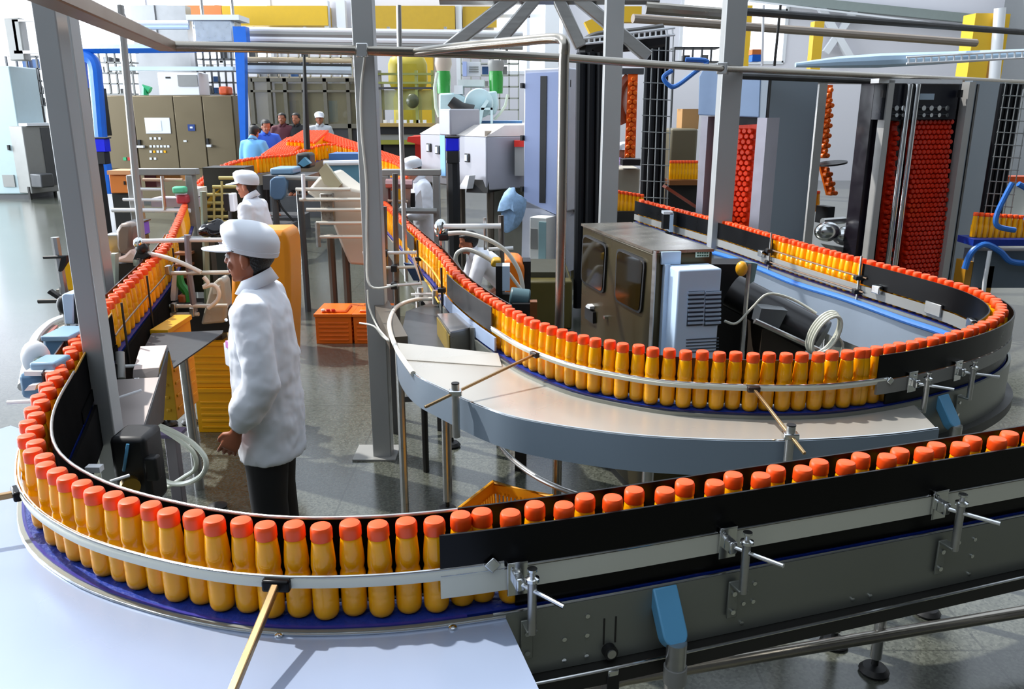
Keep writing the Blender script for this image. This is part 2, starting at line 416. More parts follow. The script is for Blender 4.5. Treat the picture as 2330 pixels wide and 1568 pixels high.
# --- middle run coming back
mr = thing('bottle_conveyor', 'middle conveyor run coming forward with a dark grey guard, right of the tall white-cable column', 'conveyor')
belt_and_frame(mr, I_E, I_F)
strip(I_E, I_F, .05, .056, 1.05, 1.255).build('outer_guard', mat('dark_maroon_guard', '#240a0c'), mr)
GUARDG = mat('dark_grey_guard', '#2c2d30', .35)
strip(I_M1-30, I_M1, -.056, -.05, 1.12, 1.25).build('inner_guard', GUARDG, mr)
strip(I_M2+4, I_F, -.056, -.05, 1.125, 1.252).build('inner_guard', GUARDG, mr)
strip(I_M2, I_F+2, -.062, -.052, 1.04, 1.11).build('white_rail', mat('blue_grey_rail', '#9fb0cc', .4), mr)
rod_along(I_M1, I_M2, -.06, 1.15, .006).build('guide_rod', mat('yellow_rod', '#caa42a'), mr)
rod_along(I_M1, I_M2, -.09, 1.05, .006).build('guide_rod', mat('yellow_rod', '#caa42a'), mr)
for ix in ((-.36, 5.0), (-.62, 6.1)):
    i = idx(*ix); q = pp(i, -.07, 0)
    p_ = MB().tube([(q.x, q.y, .95), (q.x, q.y, 1.27)], .007, 8).build('guide_post', DARK, mr)
    MB().cbox((q.x, q.y, 1.13), (.05, .04, .03)).build('clamp', BLACK, p_, bevel=.005)
for ix in ((-.4, 5.2), (-.75, 6.6), (-1.1, 7.9)):
    leg(mr, pp(idx(*ix), 0, 0))

# --- right curve with drip tray
rc = thing('bottle_conveyor', 'curved conveyor over a wide grey drip tray, in front of the bronze cabinet', 'conveyor')
belt_and_frame(rc, I_F, I_G)
strip(I_F, I_G, .05, .056, 1.04, 1.225).build('inner_guard', mat('dark_maroon_guard', '#240a0c'), rc)
strip(I_F, I_G, -.06, -.05, BZ-.02, BZ+.004).build('belt_edge', mat('navy_edge', '#14204e', .35), rc)
sec = [(-.046, 1.128), (-.055, 1.128), (-.06, 1.143), (-.055, 1.152), (-.046, 1.152)]
sweep(MB(), I_F, I_G+3, sec).build('guide_rail', WRAIL, rc)
rod_along(I_F, I_G+3, -.054, 1.152, .004).build('guide_rail_edge', CHROME, rc)
RIM = smoothpts([(-.59,4.08,0),(-.53,3.85,0),(-.44,3.63,0),(-.32,3.46,0),(-.12,3.21,0),(.06,3.06,0),(.39,2.92,0),(.71,2.86,0),(1.04,2.85,0),(1.39,2.9,0),(1.64,2.97,0)], 6)
inn = [pp(i, -.066, 0) for i in range(I_F+4, I_G+12, 4)]
MB().prism([(p.x, p.y) for p in RIM]+[(p.x, p.y) for p in reversed(inn)], 1.006, 1.014).build('tray_sheet', mat('tray_sheet_warm', '#c9c4bb', .3, .55, .06, 2), rc)
_mb = MB(); _mb.loft([[p+Vector((0, 0, z))+((p-Vector((.9, 4.2, 0))).normalized()*o) for o, z in ((0, .875), (.008, .875), (.008, 1.018), (0, 1.018))] for p in RIM])
_mb.build('tray_fascia', GREYBL, rc)
MB().tube([p+Vector((0, 0, 1.018)) for p in RIM], .0055, 8).build('tray_rim', CHROME, rc)
q0, q1 = RIM[0], inn[0]
MB().plate([(q0.x, q0.y, 1.045), (q1.x, q1.y, 1.045), (q1.x+.02, q1.y-.12, 1.016), (q0.x+.06, q0.y-.2, 1.016)], .006).build('tray_end_flap', mat('tray_sheet_warm', '#c9c4bb'), rc)
# guide rail arms on posts
for (pt, pc, pe) in (((1037, 924), (1222, 808), (968, 873)), ((1795, 1026), (1722, 884), (1838, 1018))):
    b = atz(pt[0], pt[1], 1.0)
    w = atz(pc[0], pc[1], 1.14); i = idx(w.x, w.y)
    po = MB().tube([(b.x, b.y, .86), (b.x, b.y, 1.1)], .0165, 14).build('arm_post', STEEL, rc)
    MB().tube([(b.x, b.y, 1.098), (b.x, b.y, 1.103)], .017, 14).build('post_cap', BLACK, po)
    MB().cbox((b.x, b.y, 1.06), (.055, .04, .024)).build('post_clamp', CHROME, po, bevel=.004)
    a = pp(i, -.066, 1.14); e = a+(Vector((b.x, b.y, 1.06))-a)*1.35
    MB().beam(a, e, .011, .011).build('guide_arm', mat('brass_steel_rod', '#a88a62'), rc, bevel=.002)
    MB().cbox(pp(i, -.066, 1.14), (.05, .024, .026), math.atan2(TAN[i].y, TAN[i].x)).build('rail_clamp', mat('brown_black_clamp', '#2a1710', .4), rc, bevel=.006)
q = pp(I_G+3, -.062, 1.14); MB().cbox(q, (.026, .012, .026), .3, 0, .7).build('rail_end_clip', CHROME, rc, bevel=.003)
for px in ((1018, 1165),):
    w = atz(px[0], px[1], 0)
    leg(rc, (w.x, w.y, 0), .9)
for ix in ((.5, 3.1), (1.2, 3.05)): leg(rc, pp(idx(*ix), 0, 0), .86, .025)
w0 = [atz(*p) for p in ((1122, 990, .45), (1150, 1030, .45), (1200, 1072, .45), (1260, 1105, .45), (1330, 1130, .45), (1420, 1150, .45), (1600, 1160, .45))]
MB().tube(smoothpts(w0, 5), .014, 12).build('lower_ring_tube', STEEL, rc)

# --- right bend and back run
rb = thing('bottle_conveyor', 'conveyor bend with black guard and blue hose, wrapping round the right side of the loop', 'conveyor')
belt_and_frame(rb, I_G, I_Z)
strip(I_G+1, I_H, -.056, -.05, 1.146, 1.252).build('outer_guard', BLACKP, rb)
strip(I_G+1, I_H, -.06, -.048, 1.085, 1.14).build('white_rail', GREY, rb)
strip(I_G+3, I_H, -.049, -.043, 1.034, 1.086).build('dark_gap_strip', BLACKP, rb)  # black strip for the dark gap under the rail, as on the front straight
strip(I_H, I_Z, -.056, -.05, 1.05, 1.24).build('outer_guard', mat('dark_maroon_guard', '#240a0c'), rb)
j = idx(2.2, 3.68)
strip(I_G, j, .05, .056, 1.05, 1.21).build('inner_guard', BLACKP, rb)
strip(j, I_H, .05, .056, 1.12, 1.252).build('inner_guard', BLACKP, rb)
strip(I_I, I_Z, .05, .056, 1.12, 1.252).build('inner_guard', BLACKP, rb)
strip(j, I_Z, .047, .058, 1.05, 1.11).build('inner_rail', GREY, rb)
rod_along(I_H-2, I_I+2, .06, 1.165, .006).build('guide_rod', BROWNB, rb)
rod_along(I_H-2, I_I+2, .075, 1.075, .006).build('guide_rod', BROWNB, rb)
for k in (I_H, I_I):
    q = pp(k, .07, 0); p_ = MB().tube([(q.x, q.y, 1.0), (q.x, q.y, 1.3)], .008, 8).build('guide_post', STEEL, rb)
    MB().cbox((q.x, q.y, 1.16), (.06, .05, .03)).build('clamp', BLACK, p_, bevel=.005)
    MB().cbox((q.x, q.y, 1.07), (.06, .05, .03)).build('clamp', BLACK, p_, bevel=.005)
strip(j, I_Z, .07, .077, .72, 1.0).build('inner_skirt', mat('blue_grey_skirt', '#8d99a8', .4, .4, .1, 3), rb)
for ix in ((1.62, 3.29), (1.88, 3.43)): bracket(rb, idx(*ix), -1)
blue_bracket_leg(rb, idx(1.8, 3.39), -1)
strip(I_G+2, I_H, -.105, -.058, .8, .845).build('lower_flange', DARK, rb)
_mb = smoothpts([pp(k, .085, 1.0+dz) for k, dz in zip(range(j+6, I_Z-6, 18), [.0, .0, -.01, 0, -.012, 0, .0, -.015, 0, -.01, 0, .01, 0, -.01, 0, 0, 0, 0, 0, 0, 0, 0, 0, 0])], 5)
MB().tube(_mb, .02, 10).build('blue_hose', HOSEB, rb)
for k in (j+20, I_H-6, I_I+4):
    MB().cbox(pp(k, .075, 1.12), (.07, .03, .05), math.atan2(TAN[k].y, TAN[k].x)).build('rail_joint', CHROME, rb, bevel=.005)
for ix in ((2.1, 3.6), (2.45, 4.3), (2.2, 5.6), (1.9, 7.0)): leg(rb, pp(idx(*ix), 0, 0), .86)
MB().cbox(pp(j+34, .066, 1.105), (.13, .012, .07), math.atan2(TAN[j+34].y, TAN[j+34].x)).build('cover_plate', STEEL, rb, bevel=.003)

# ------------------------------------------------ bottles
prof = [(0.002, 0), (0.0191, 0.0), (0.0263, 0.005), (0.0301, 0.014), (0.031, 0.026), (0.031, 0.052), (0.0307, 0.055), (0.031, 0.058), (0.031, 0.072), (0.0307, 0.075), (0.031, 0.078), (0.031, 0.1), (0.0302, 0.11), (0.028, 0.118), (0.0271, 0.122), (0.0273, 0.126), (0.029, 0.133), (0.0294, 0.142), (0.0279, 0.168), (0.025, 0.199), (0.0241, 0.204), (0.0215, 0.207)]
capp = [(0.0212, 0.2045), (0.025, 0.2055), (0.026, 0.209), (0.0258, 0.229), (0.025, 0.2345), (0.0227, 0.239), (0.0172, 0.2408), (0.002, 0.2412)]
bottle0 = bpy.data.objects.new('juice_bottle', None); bottle0.empty_display_size = .05
_bb = MB().lathe(prof, 22).build('bottle_body', JUICE, bottle0)
_bc = MB().lathe(capp, 22).build('bottle_cap', CAPM, bottle0)
COL.objects.link(bottle0)
SEGS = [   # from index, to index, label, group
 (idx(1.62, 2.34), I_A, 'orange capped juice bottle mostly hidden by the long black guard, lower right', 'bottles behind the long black guard'),
 (I_A, I_B, 'orange capped juice bottle standing behind the silver rail of the nearest curve', 'bottles on the nearest curve'),
 (I_B, I_C, 'orange capped juice bottle packed in the left run beside the front column', 'bottles on the left run'),
 (idx(-.87, 6.97), I_F, 'orange capped juice bottle on the middle run coming forward past the dark grey guard', 'bottles on the middle run'),
 (I_F, I_G, 'orange capped juice bottle on the curve above the wide grey drip tray', 'bottles above the drip tray'),
 (I_G, I_H, 'orange capped juice bottle behind the black guard of the right hand bend', 'bottles on the right bend'),
 (I_H, idx(1.6, 8.15), 'orange capped juice bottle on the back run before the machine cabinets', 'bottles on the back run'),
]
I_Z0 = idx(-1.3, 2.1); SP = .0655; first = True; NB = 0
for a, b, lab, grp in SEGS:
    s = a*STEP
    k = 0
    while s < b*STEP:
        f = s/STEP; i = int(f); fr_ = f-i
        p = PATH[i].lerp(PATH[min(i+1, NP-1)], fr_)
        amp = .012 if a < I_A else (.01 if I_Z0 <= s/STEP < I_C else .004)
        off = (amp if k % 2 else -amp)+rnd.uniform(-.003, .003)
        p = p+NRM[i]*off
        if first: o = bottle0; first = False
        else: o = copy_tree(bottle0)
        o.location = (p.x, p.y, BZ+PATH[i].z); o.rotation_euler = (0, 0, rnd.uniform(0, 6.28))
        tag(o, lab, 'bottle', grp)
        s += SP if a >= I_A else SP*rnd.uniform(.97, 1.12); k += 1; NB += 1
print('bottles', NB)
def cheap_bottle(mb, p, n=10):
    mb.lathe([(.03, 0), (.0322, .01), (.0322, .11), (.027, .125), (.0285, .14), (.0235, .2), (.0235, .206)], n, p)
def cheap_cap(mb, p, n=10):
    mb.lathe([(.025, .206), (.0262, .21), (.0258, .234), (.022, .2405)], n, p)
far_pts = []
def fill(a, b, offs=(0,)):
    s = a*STEP; k = 0
    while s < b*STEP:
        i = int(s/STEP)
        for o in offs:
            q = pp(i, o+(.006 if k % 2 else -.006), BZ); far_pts.append(q)
        s += SP; k += 1
fill(I_C+1, I_D, (0, ))
fill(I_D, I_E, (0, .066))
n_path = len(far_pts)
CROWD = []
def patch(c00, c10, c11, c01):
    c00, c10, c11, c01 = (aty(*c)+Vector((0, 0, -.24)) for c in (c00, c10, c11, c01))
    nu = max(2, int((c10-c00).length/.066)); nv = max(2, int((c01-c00).length/.06))
    for j in range(nv+1):
        a, b = c00.lerp(c01, j/nv), c10.lerp(c11, j/nv)
        for i in range(nu+1):
            CROWD.append(a.lerp(b, min(1, (i+.5*(j % 2))/nu)))
patch((598, 350, 13.1), (655, 352, 13.3), (722, 300, 15.6), (655, 312, 15.6))
patch((655, 318, 14.2), (715, 322, 14.0), (745, 296, 15.8), (690, 296, 15.8))
patch((700, 304, 15.5), (735, 298, 15.8), (925, 362, 12.9), (905, 372, 12.7))
0; fill(I_E, idx(-.87, 6.97)-2, (0,)); fill(idx(1.6, 8.15)+2, I_Z)
b_, c_ = MB(), MB()
for p in far_pts: cheap_bottle(b_, p, 8); cheap_cap(c_, p, 8)
for p in CROWD: b_.tube([p+Vector((0, 0, .1)), p+Vector((0, 0, .2))], [.032, .026], 6); cheap_cap(c_, p, 8)
st = thing('juice_bottles', 'mass of distant orange capped bottles filling the far arc of the line', 'bottles', 'distant bottles')
st['kind'] = 'stuff'
b_.build('bottle_bodies', JUICE, st)['kind'] = 'stuff'
c_.build('bottle_caps', CAPM, st)['kind'] = 'stuff'
# ---------------------------------------------------------------- room
FLOOR = mat('terrazzo_floor', '#6d6f68', .2, 0, .35, 60, rvar=.08)
def setup_floor():
    nt = FLOOR.node_tree; N = nt.nodes; L = nt.links; b = N['Principled BSDF']
    tc = N.new('ShaderNodeTexCoord')
    v = N.new('ShaderNodeTexVoronoi'); v.inputs['Scale'].default_value = 90
    L.new(tc.outputs['Object'], v.inputs['Vector'])
    n1 = N.new('ShaderNodeTexNoise'); n1.inputs['Scale'].default_value = .7; n1.inputs['Detail'].default_value = 4
    L.new(tc.outputs['Object'], n1.inputs['Vector'])
    r = N.new('ShaderNodeValToRGB'); e = r.color_ramp.elements
    e[0].position = .0; e[0].color = lin('#3f4239'); e[1].position = 1; e[1].color = lin('#6d7066')
    L.new(v.outputs['Color'], r.inputs['Fac'])
    br = N.new('ShaderNodeTexBrick'); br.inputs['Scale'].default_value = 1; br.offset = 0
    br.inputs['Color1'].default_value = (1, 1, 1, 1); br.inputs['Color2'].default_value = (.94, .94, .94, 1); br.inputs['Mortar'].default_value = (.45, .45, .42, 1)
    br.inputs['Mortar Size'].default_value = .006; br.inputs['Brick Width'].default_value = 1.0; br.inputs['Row Height'].default_value = 1.0
    L.new(tc.outputs['Object'], br.inputs['Vector'])
    m1 = N.new('ShaderNodeMix'); m1.data_type = 'RGBA'; m1.blend_type = 'MULTIPLY'; m1.inputs['Factor'].default_value = .8
    L.new(r.outputs['Color'], m1.inputs['A']); L.new(br.outputs['Color'], m1.inputs['B'])
    m2 = N.new('ShaderNodeMix'); m2.data_type = 'RGBA'; m2.blend_type = 'MULTIPLY'; m2.inputs['Factor'].default_value = .5
    L.new(m1.outputs['Result'], m2.inputs['A']); L.new(n1.outputs['Fac'], m2.inputs['B'])
    L.new(m2.outputs['Result'], b.inputs['Base Color'])
setup_floor()
FLOOR.node_tree.nodes['Principled BSDF'].inputs['Coat Weight'].default_value = .45
FLOOR.node_tree.nodes['Principled BSDF'].inputs['Coat Roughness'].default_value = .2
struct('floor', MB().box(-22, 18, -5, 30, -.1, 0), FLOOR)
WALLW = mat('white_wall_paint', '#e6e4ea', .6, 0, .03, 1)
# back wall with three window openings high on the left
BW = 27.
def wall_with_holes(name, x0, x1, z1, y, holes, m):
    mb = MB(); xs = sorted({x0, x1, *[h[0] for h in holes], *[h[1] for h in holes]}); zs = sorted({0, z1, *[h[2] for h in holes], *[h[3] for h in holes]})
    for i in range(len(xs)-1):
        for k in range(len(zs)-1):
            cx, cz = (xs[i]+xs[i+1])/2, (zs[k]+zs[k+1])/2
            if any(h[0] < cx < h[1] and h[2] < cz < h[3] for h in holes): continue
            mb.box(xs[i], xs[i+1], y, y+.25, zs[k], zs[k+1])
    return struct(name, mb, m)
HOLES = [(-14.6, -11.2, 3.6, 6.6), (-10.6, -7.4, 3.6, 6.6), (-.6, 1.6, 3.3, 6.6), (5.2, 8.4, 3.6, 6.6)]
wall_with_holes('wall_back', -22, 18, 8, BW, HOLES, WALLW)
WINM = mat('frosted_window_glass', '#dfe8f4', .2, 0, .02, emit=('#eef3ff', 1.6))
for k, h in enumerate(HOLES):
    f = MB()
    for x in (h[0], (h[0]+h[1])/2, h[1]): f.box(x-.05, x+.05, BW-.04, BW+.1, h[2], h[3])
    for z in (h[2], (h[2]+h[3])/2, h[3]): f.box(h[0], h[1], BW-.04, BW+.1, z-.05, z+.05)
    o = struct('window_%d' % (k+1), f, WHITE)
    g = MB().box(h[0], h[1], BW+.1, BW+.12, h[2], h[3]).build('window_pane', WINM, o)
HL = [(2, 8, 2.2, 6.5), (9, 16, 2.2, 6.5), (17, 25, 2.2, 6.5)]
mb = MB()
for (a, b) in ((-5, 2), (8, 9), (16, 17), (25, 27)): mb.box(-21.2, -21, a, b, 0, 8)
mb.box(-21.2, -21, 2, 25, 0, 2.2); mb.box(-21.2, -21, 2, 25, 6.5, 8)
struct('wall_left', mb, WALLW)
struct('wall_right', MB().box(15, 15.2, -5, 27, 0, 8), mat('grey_wall_paint', '#8d8f90', .7, 0, .05))
struct('added_dark_wall', MB().box(-21, 15, -5.2, -5, 0, 8), mat('dark_wall_paint', '#55575a', .7, 0, .05))  # unseen wall behind the camera, added to keep reflections dark
struct('added_roof_slab', MB().box(2.5, 15.2, -5, 5, 8, 8.2), mat('roof_shade_sheet', '#6b6d70', .7, 0, .05))  # unseen partial roof slab, added to darken the right front
# ---------------------------------------------------------------- light
w = bpy.data.worlds.new('world'); scene.world = w; w.use_nodes = True
bg = w.node_tree.nodes['Background']; bg.inputs['Color'].default_value = (.78, .88, 1, 1); bg.inputs['Strength'].default_value = .85
def area(name, loc, rot, sx, sy, power, col=(1, 1, 1)):
    l = bpy.data.lights.new(name, 'AREA'); l.shape = 'RECTANGLE'; l.size = sx; l.size_y = sy; l.energy = power; l.color = col
    o = bpy.data.objects.new(name, l); COL.objects.link(o); o.location = loc; o.rotation_euler = rot; return o
area('daylight_left_windows', (-20.9, 13, 4.4), (0, -PI/2+.15, 0), 4.3, 22, 3600, (.86, .93, 1))
sun = bpy.data.lights.new('sun', 'SUN'); sun.energy = 3.0; sun.angle = .02; sun.color = (1, .97, .92)
so = bpy.data.objects.new('sun', sun); COL.objects.link(so)
so.rotation_euler = Vector((.75, -.42, -1.15)).to_track_quat('-Z', 'Y').to_euler()
scene.view_settings.view_transform = 'Standard'; scene.view_settings.look = 'None'; scene.view_settings.exposure = .8; scene.view_settings.gamma = 1
scene.cycles.max_bounces = 6; scene.cycles.diffuse_bounces = 3; scene.cycles.glossy_bounces = 3; scene.cycles.transmission_bounces = 4
scene.cycles.caustics_reflective = False; scene.cycles.caustics_refractive = False; scene.cycles.use_denoising = True
scene.cycles.sample_clamp_indirect = 4
# ---------------------------------------------------------------- steel columns and overhead pipes
PZ = 2.52
def col(root, px, py, Y, w, z1=3.6, d=None):
    p = aty(px, py, Y); d = d or w
    return MB().box(p.x-w/2, p.x+w/2, Y-d/2, Y+d/2, 0, z1).build('column', POSTG, root, bevel=.006)
of = thing('overhead_pipe_frame', 'grey steel columns carrying the long overhead pipe across the whole line', 'frame')
c1 = col(of, 110, 12, 3.25, .085); c2 = col(of, 142, 12, 4.85, .11); c3 = col(of, 826, 12, 5.06, .12)
c4 = col(of, 1398, 12, 8.3, .17); c5 = col(of, 1672, 12, 7.28, .17)
p = aty(857, 1035, 5.06); pl = MB().box(p.x-.14, p.x+.14, 4.95, 5.2, 0, .012)
pl.build('base_plate', GREY, c3)
p = aty(252, 1090, 3.25)
pipe = [atz(x, y, PZ) for x, y in ((380, 105), (560, 108), (820, 115), (1060, 122), (1290, 132), (1500, 147), (1650, 156), (2000, 172), (2330, 187), (2700, 200))]
MB().tube(pipe, .027, 14).build('pipe', PIPEM, of)
MB().beam(atz(60, -35, PZ), pipe[0]+(pipe[0]-atz(150, 10, PZ)).normalized()*.02, .09, .05).build('corner_beam', BROWNB, of, bevel=.005)
MB().cbox(atz(826, 115, PZ)+Vector((0, -.01, 0)), (.06, .075, .075)).build('pipe_clamp', CHROME, of, bevel=.004)
MB().cbox(atz(1645, 156, PZ)+Vector((0, 0, 0)), (.08, .1, .09), -.4).build('pipe_clamp', CHROME, of, bevel=.004)
b2 = smoothpts([atz(940, 119, PZ), atz(1060, 105, PZ), atz(1180, 94, PZ), atz(1262, 87, PZ), aty(1284, 96, 4.0), aty(1284, 125, 4.0)], 5)
q = aty(1283, 140, 4.0); b2 += [Vector((q.x, q.y, z)) for z in (q.z, 1.5, .8, 0)]
MB().tube(b2, .024, 14).build('drop_pipe', PIPEM, of)
# cable down the middle column
cb = [aty(832, 118, 4.98), aty(822, 200, 4.98), aty(823, 300, 4.98), aty(834, 420, 4.98), aty(835, 560, 4.98), aty(842, 650, 4.9), aty(905, 648, 4.9)]
single('white_cable', MB().tube(smoothpts(cb, 6), .007, 8), WHITEH, 'thin white cable hanging down the front of the middle steel column', 'cable')
# ---------------------------------------------------------------- background machinery
class Face:
    """a vertical plane through two floor points; boxes are given by their outline on it and by depth behind (+) / in front (-)"""
    def __init__(s, px0, Y0, px1, Y1, py=300):
        a = aty(px0, py, Y0); b = aty(px1, py, Y1)
        s.A = Vector((a.x, a.y, 0)); B = Vector((b.x, b.y, 0)); s.L = (B-s.A).length
        s.t = (B-s.A).normalized(); s.n = Vector((-s.t.y, s.t.x, 0))    # n points away from the camera
    def uv(s, px, py):
        r = Vector(_ray(px, py)); o = Vector((0, 0, CAMZ)); k = (s.A-o).dot(s.n)/r.dot(s.n); q = o+r*k
        return (q-s.A).dot(s.t), q.z
    def pt(s, u, z, d=0.): return s.A+s.t*u+s.n*d+Vector((0, 0, z))
    def px(s, px, py, d=0.):
        u, z = s.uv(px, py); return s.pt(u, z, d)
    def bx(s, mb, u0, u1, z0, z1, d0, d1):
        v = [s.pt(u, z, d) for z in (z0, z1) for u, d in ((u0, d0), (u1, d0), (u1, d1), (u0, d1))]
        return mb.add(v, [(3,2,1,0),(4,5,6,7),(0,1,5,4),(1,2,6,5),(2,3,7,6),(3,0,4,7)])
    def rect(s, px0, px1, py0, py1, d0=0., d1=.05, mb=None, z0=None, z1=None):
        pm, qm = (px0+px1)/2, (py0+py1)/2
        u0 = s.uv(px0, qm)[0]; u1 = s.uv(px1, qm)[0]
        zt = s.uv(pm, py0)[1] if z1 is None else z1; zb = s.uv(pm, py1)[1] if z0 is None else z0
        return s.bx(mb or MB(), min(u0, u1), max(u0, u1), zb, zt, d0, d1)
    def poly(s, pts, d0=0., d1=.05, mb=None):
        P0 = [s.px(x, y, d0) for x, y in pts]; P1 = [s.px(x, y, d1) for x, y in pts]; k = len(pts)
        return (mb or MB()).add(P0+P1, [tuple(range(k)), tuple(range(2*k-1, k-1, -1))]+[(i, (i+1)%k, k+(i+1)%k, k+i) for i in range(k)])
    def line(s, pts, r, d=0., mb=None, n=8): return (mb or MB()).tube([s.px(x, y, d) for x, y in pts], r, n)
def F0(Y): return Face(0, Y, 2330, Y)

# --- far left: pale cabinet, tanks, grey box
f = F0(21.3)
t = thing('tall_cabinet', 'tall pale green grey cabinet standing on the floor at the far left edge', 'cabinet')
f.rect(-60, 44, 150, 445, 0, 1.2, z0=.12).build('body', mat('pale_green_grey', '#a9bcc0', .45, 0, .05), t, bevel=.03)
f.rect(-60, 44, 150, 445, .05, 1.15, z0=0, z1=.13).build('plinth', GREYD, t)
f.rect(8, 34, 398, 425, -.03, 0).build('vent', GREY, t)
f.rect(19, 23, 330, 342, -.05, 0).build('handle', BLACK, t)
f.rect(14, 50, 40, 138, 0, .3).build('upper_duct', GREY, t, bevel=.03)
fm = f.rect(32, 98, 44, 49, 0, .15); f.rect(92, 98, 44, 120, 0, .15, fm); f.rect(32, 100, 115, 122, 0, .15, fm); f.rect(32, 38, 44, 120, 0, .15, fm)
fm.build('window_frame', WHITE, t)
f = F0(24)
for x0, x1, c, lab in ((64, 82, BEIGE, 'cream vertical pipe tank beside the pale cabinet'), (86, 100, GREYD, 'dark slim vertical tank between the cream and grey tanks'), (104, 150, GREY, 'broad grey vertical tank behind the front column')):
    a = f.px((x0+x1)/2, 250); r = f.uv(x1, 250)[0]-f.uv((x0+x1)/2, 250)[0]
    zt = f.uv(x0, 155)[1]
    single('storage_tank', MB().lathe([(r*.6, 0), (r, .1), (r, zt-.2), (r*.7, zt)], 20, (a.x, a.y, 0)), c, lab, 'tank', 'storage tanks at the far left')
f = Face(60, 21.2, 150, 22.2)
t = thing('grey_box_machine', 'dark grey box machine with white top edge, left of the front column', 'machine')
f.rect(60, 150, 286, 430, 0, 1.2, z0=.15).build('body', GREY, t, bevel=.02)
f.rect(100, 146, 290, 420, -.02, 0).build('dark_door', GREYD, t)
f.rect(58, 152, 280, 286, -.05, 1.25).build('top_edge', WHITE, t)
lg = f.rect(70, 74, 425, 442, .05, .12, z0=0); lg.build('leg', DARK, t)
f.rect(128, 132, 425, 442, .05, .12, z0=0).build('leg', DARK, t)
f.rect(66, 96, 394, 425, -.45, -.05).build('side_box', GREYD, t, bevel=.03)
# --- blue frame
f = F0(17.5)
t = thing('blue_steel_frame', 'bright blue steel frame with arched left leg around the bronze cabinet', 'frame')
f.line([(170, 112), (400, 110), (545, 108)], .085, 0, n=4).build('beam', BLUE, t, smooth=False)
mb = MB().tube(smoothpts([f.px(165, 124), f.px(196, 128), f.px(214, 145), f.px(221, 200), f.px(232, 330), f.px(243, 395)], 5)+[f.px(247, 440)], .12, 10)
mb.build('arched_leg', BLUE, t)
f.rect(531, 560, 60, 105, 0, .25).build('post_head', BLUE, t)
mb = f.poly([(533, 100), (556, 100), (559, 360), (549, 360)], 0, .2); mb.build('post', BLUE, t)
f.poly([(549, 360), (559, 360), (560, 470), (550, 470)], 0, .2).build('post_foot', BLUE, t)
f.rect(178, 214, 140, 200, .15, .3).build('panel', mat('deep_blue_panel', '#143a8c'), t)
f.rect(183, 222, 200, 310, .15, .5).build('dark_panel', DARK, t)
f.line([(199, 145), (216, 312)], .03, .05).build('white_rod', WHITE, t)
# --- bronze control cabinet
f = F0(20.5)
t = thing('control_cabinet', 'wide bronze control cabinet of four doors with a small pale screen', 'cabinet')
f.rect(237, 537, 217, 400, .03, .9, z0=.1).build('body', BROWNC, t)
f.rect(240, 534, 217, 400, .08, .85, z0=0, z1=.12).build('plinth', GREYD, t)
for k, (a, b) in enumerate(((238, 307), (310, 400), (402, 465), (468, 533))):
    d = f.rect(a, b, 219, 383, 0, .03).build('door', BROWNC, t, bevel=.008)
    if k == 1:
        s_ = f.rect(331, 388, 268, 304, -.02, 0).build('screen_bezel', WHITE, d, bevel=.005)
        f.rect(338, 368, 274, 298, -.03, -.02).build('screen', SCREEN, d)
        for row, n in ((315, 3), (333, 6), (345, 5), (361, 2)):
            for j in range(n):
                x = 341+j*(8 if n > 3 else 10)
                f.rect(x, x+5, row-2.5, row+2.5, -.02, 0).build('push_button', WHITE if rnd.random() < .8 else YELLOW, d)
        f.rect(315, 321, 318, 330, -.05, 0).build('handle', BLACK, d); f.rect(311, 330, 331, 336, -.1, 0).build('latch', WHITE, d)
    if k == 2:
        f.rect(428, 444, 283, 298, -.02, 0).build('blue_label', mat('navy_label', '#123a80'), d)
        f.rect(433, 439, 288, 292, -.025, -.02).build('label_mark', WHITE, d)
        f.rect(418, 425, 319, 323, -.02, 0).build('lock_plate', WHITE, d)
    if k == 3:
        f.rect(471, 476, 315, 330, -.05, 0).build('handle', BLACK, d); f.rect(473, 483, 329, 334, -.1, 0).build('latch', WHITE, d)
    if k == 0:
        f.rect(281, 288, 358, 365, -.02, 0).build('push_button', GREEN, d); f.rect(291, 297, 358, 365, -.02, 0).build('push_button', RED, d)
t = thing('white_equipment_box', 'white equipment box with grey panel sitting on top of the bronze cabinet', 'box')
f.rect(352, 446, 164, 217, .2, .9).build('body', WHITE, t, bevel=.02)
f.rect(398, 443, 170, 196, .17, .2).build('panel', GREY, t)
f.rect(369, 380, 174, 178, .19, .2).build('name_mark', DARK, t)
single('pale_blue_beam', f.rect(235, 520, 150, 159, .3, .5), PALEB, 'pale blue horizontal beam above the white equipment box', 'beam')
single('orange_valve', f.rect(490, 512, 196, 216, .2, .6), mat('orange_red_valve', '#d2562a'), 'small orange red valve on the right end of the bronze cabinet top', 'valve', bevel=.05)
mb = MB().tube([f.px(318, 216, .3), f.px(318, 198, .3), f.px(330, 205, .3)], .09, 8)
single('green_pump', mb, GREEN, 'small green pump on the cabinet top beside the white box', 'pump')
f = F0(19)
t = thing('overhead_pump_unit', 'silver pump unit hanging above the blue beam near the blue post', 'pump')
f.rect(438, 532, 42, 100, 0, .6).build('body', mat('silver_casing', '#c5ced8', .3, .6), t, bevel=.06)
f.rect(425, 545, 34, 46, -.05, .7).build('lid', WHITE, t)
for x in (450, 520): q = f.px(x, 40, .3); MB().tube([q, Vector((q.x, q.y, 8))], .04, 8).build('hanger', STEEL, t)
f.line([(300, 52), (430, 52)], .05).build('pipe', WHITE, t); f.line([(310, 62), (430, 62)], .05).build('pipe', PALEB, t)
f.line([(270, 12), (285, 45), (310, 62)], .05).build('pipe', GREYD, t)
single('orange_awning', F0(26.4).rect(412, 505, 12, 42, 0, .59), mat('orange_panel', '#e08040'), 'orange panel high up behind the silver pump unit', 'panel')
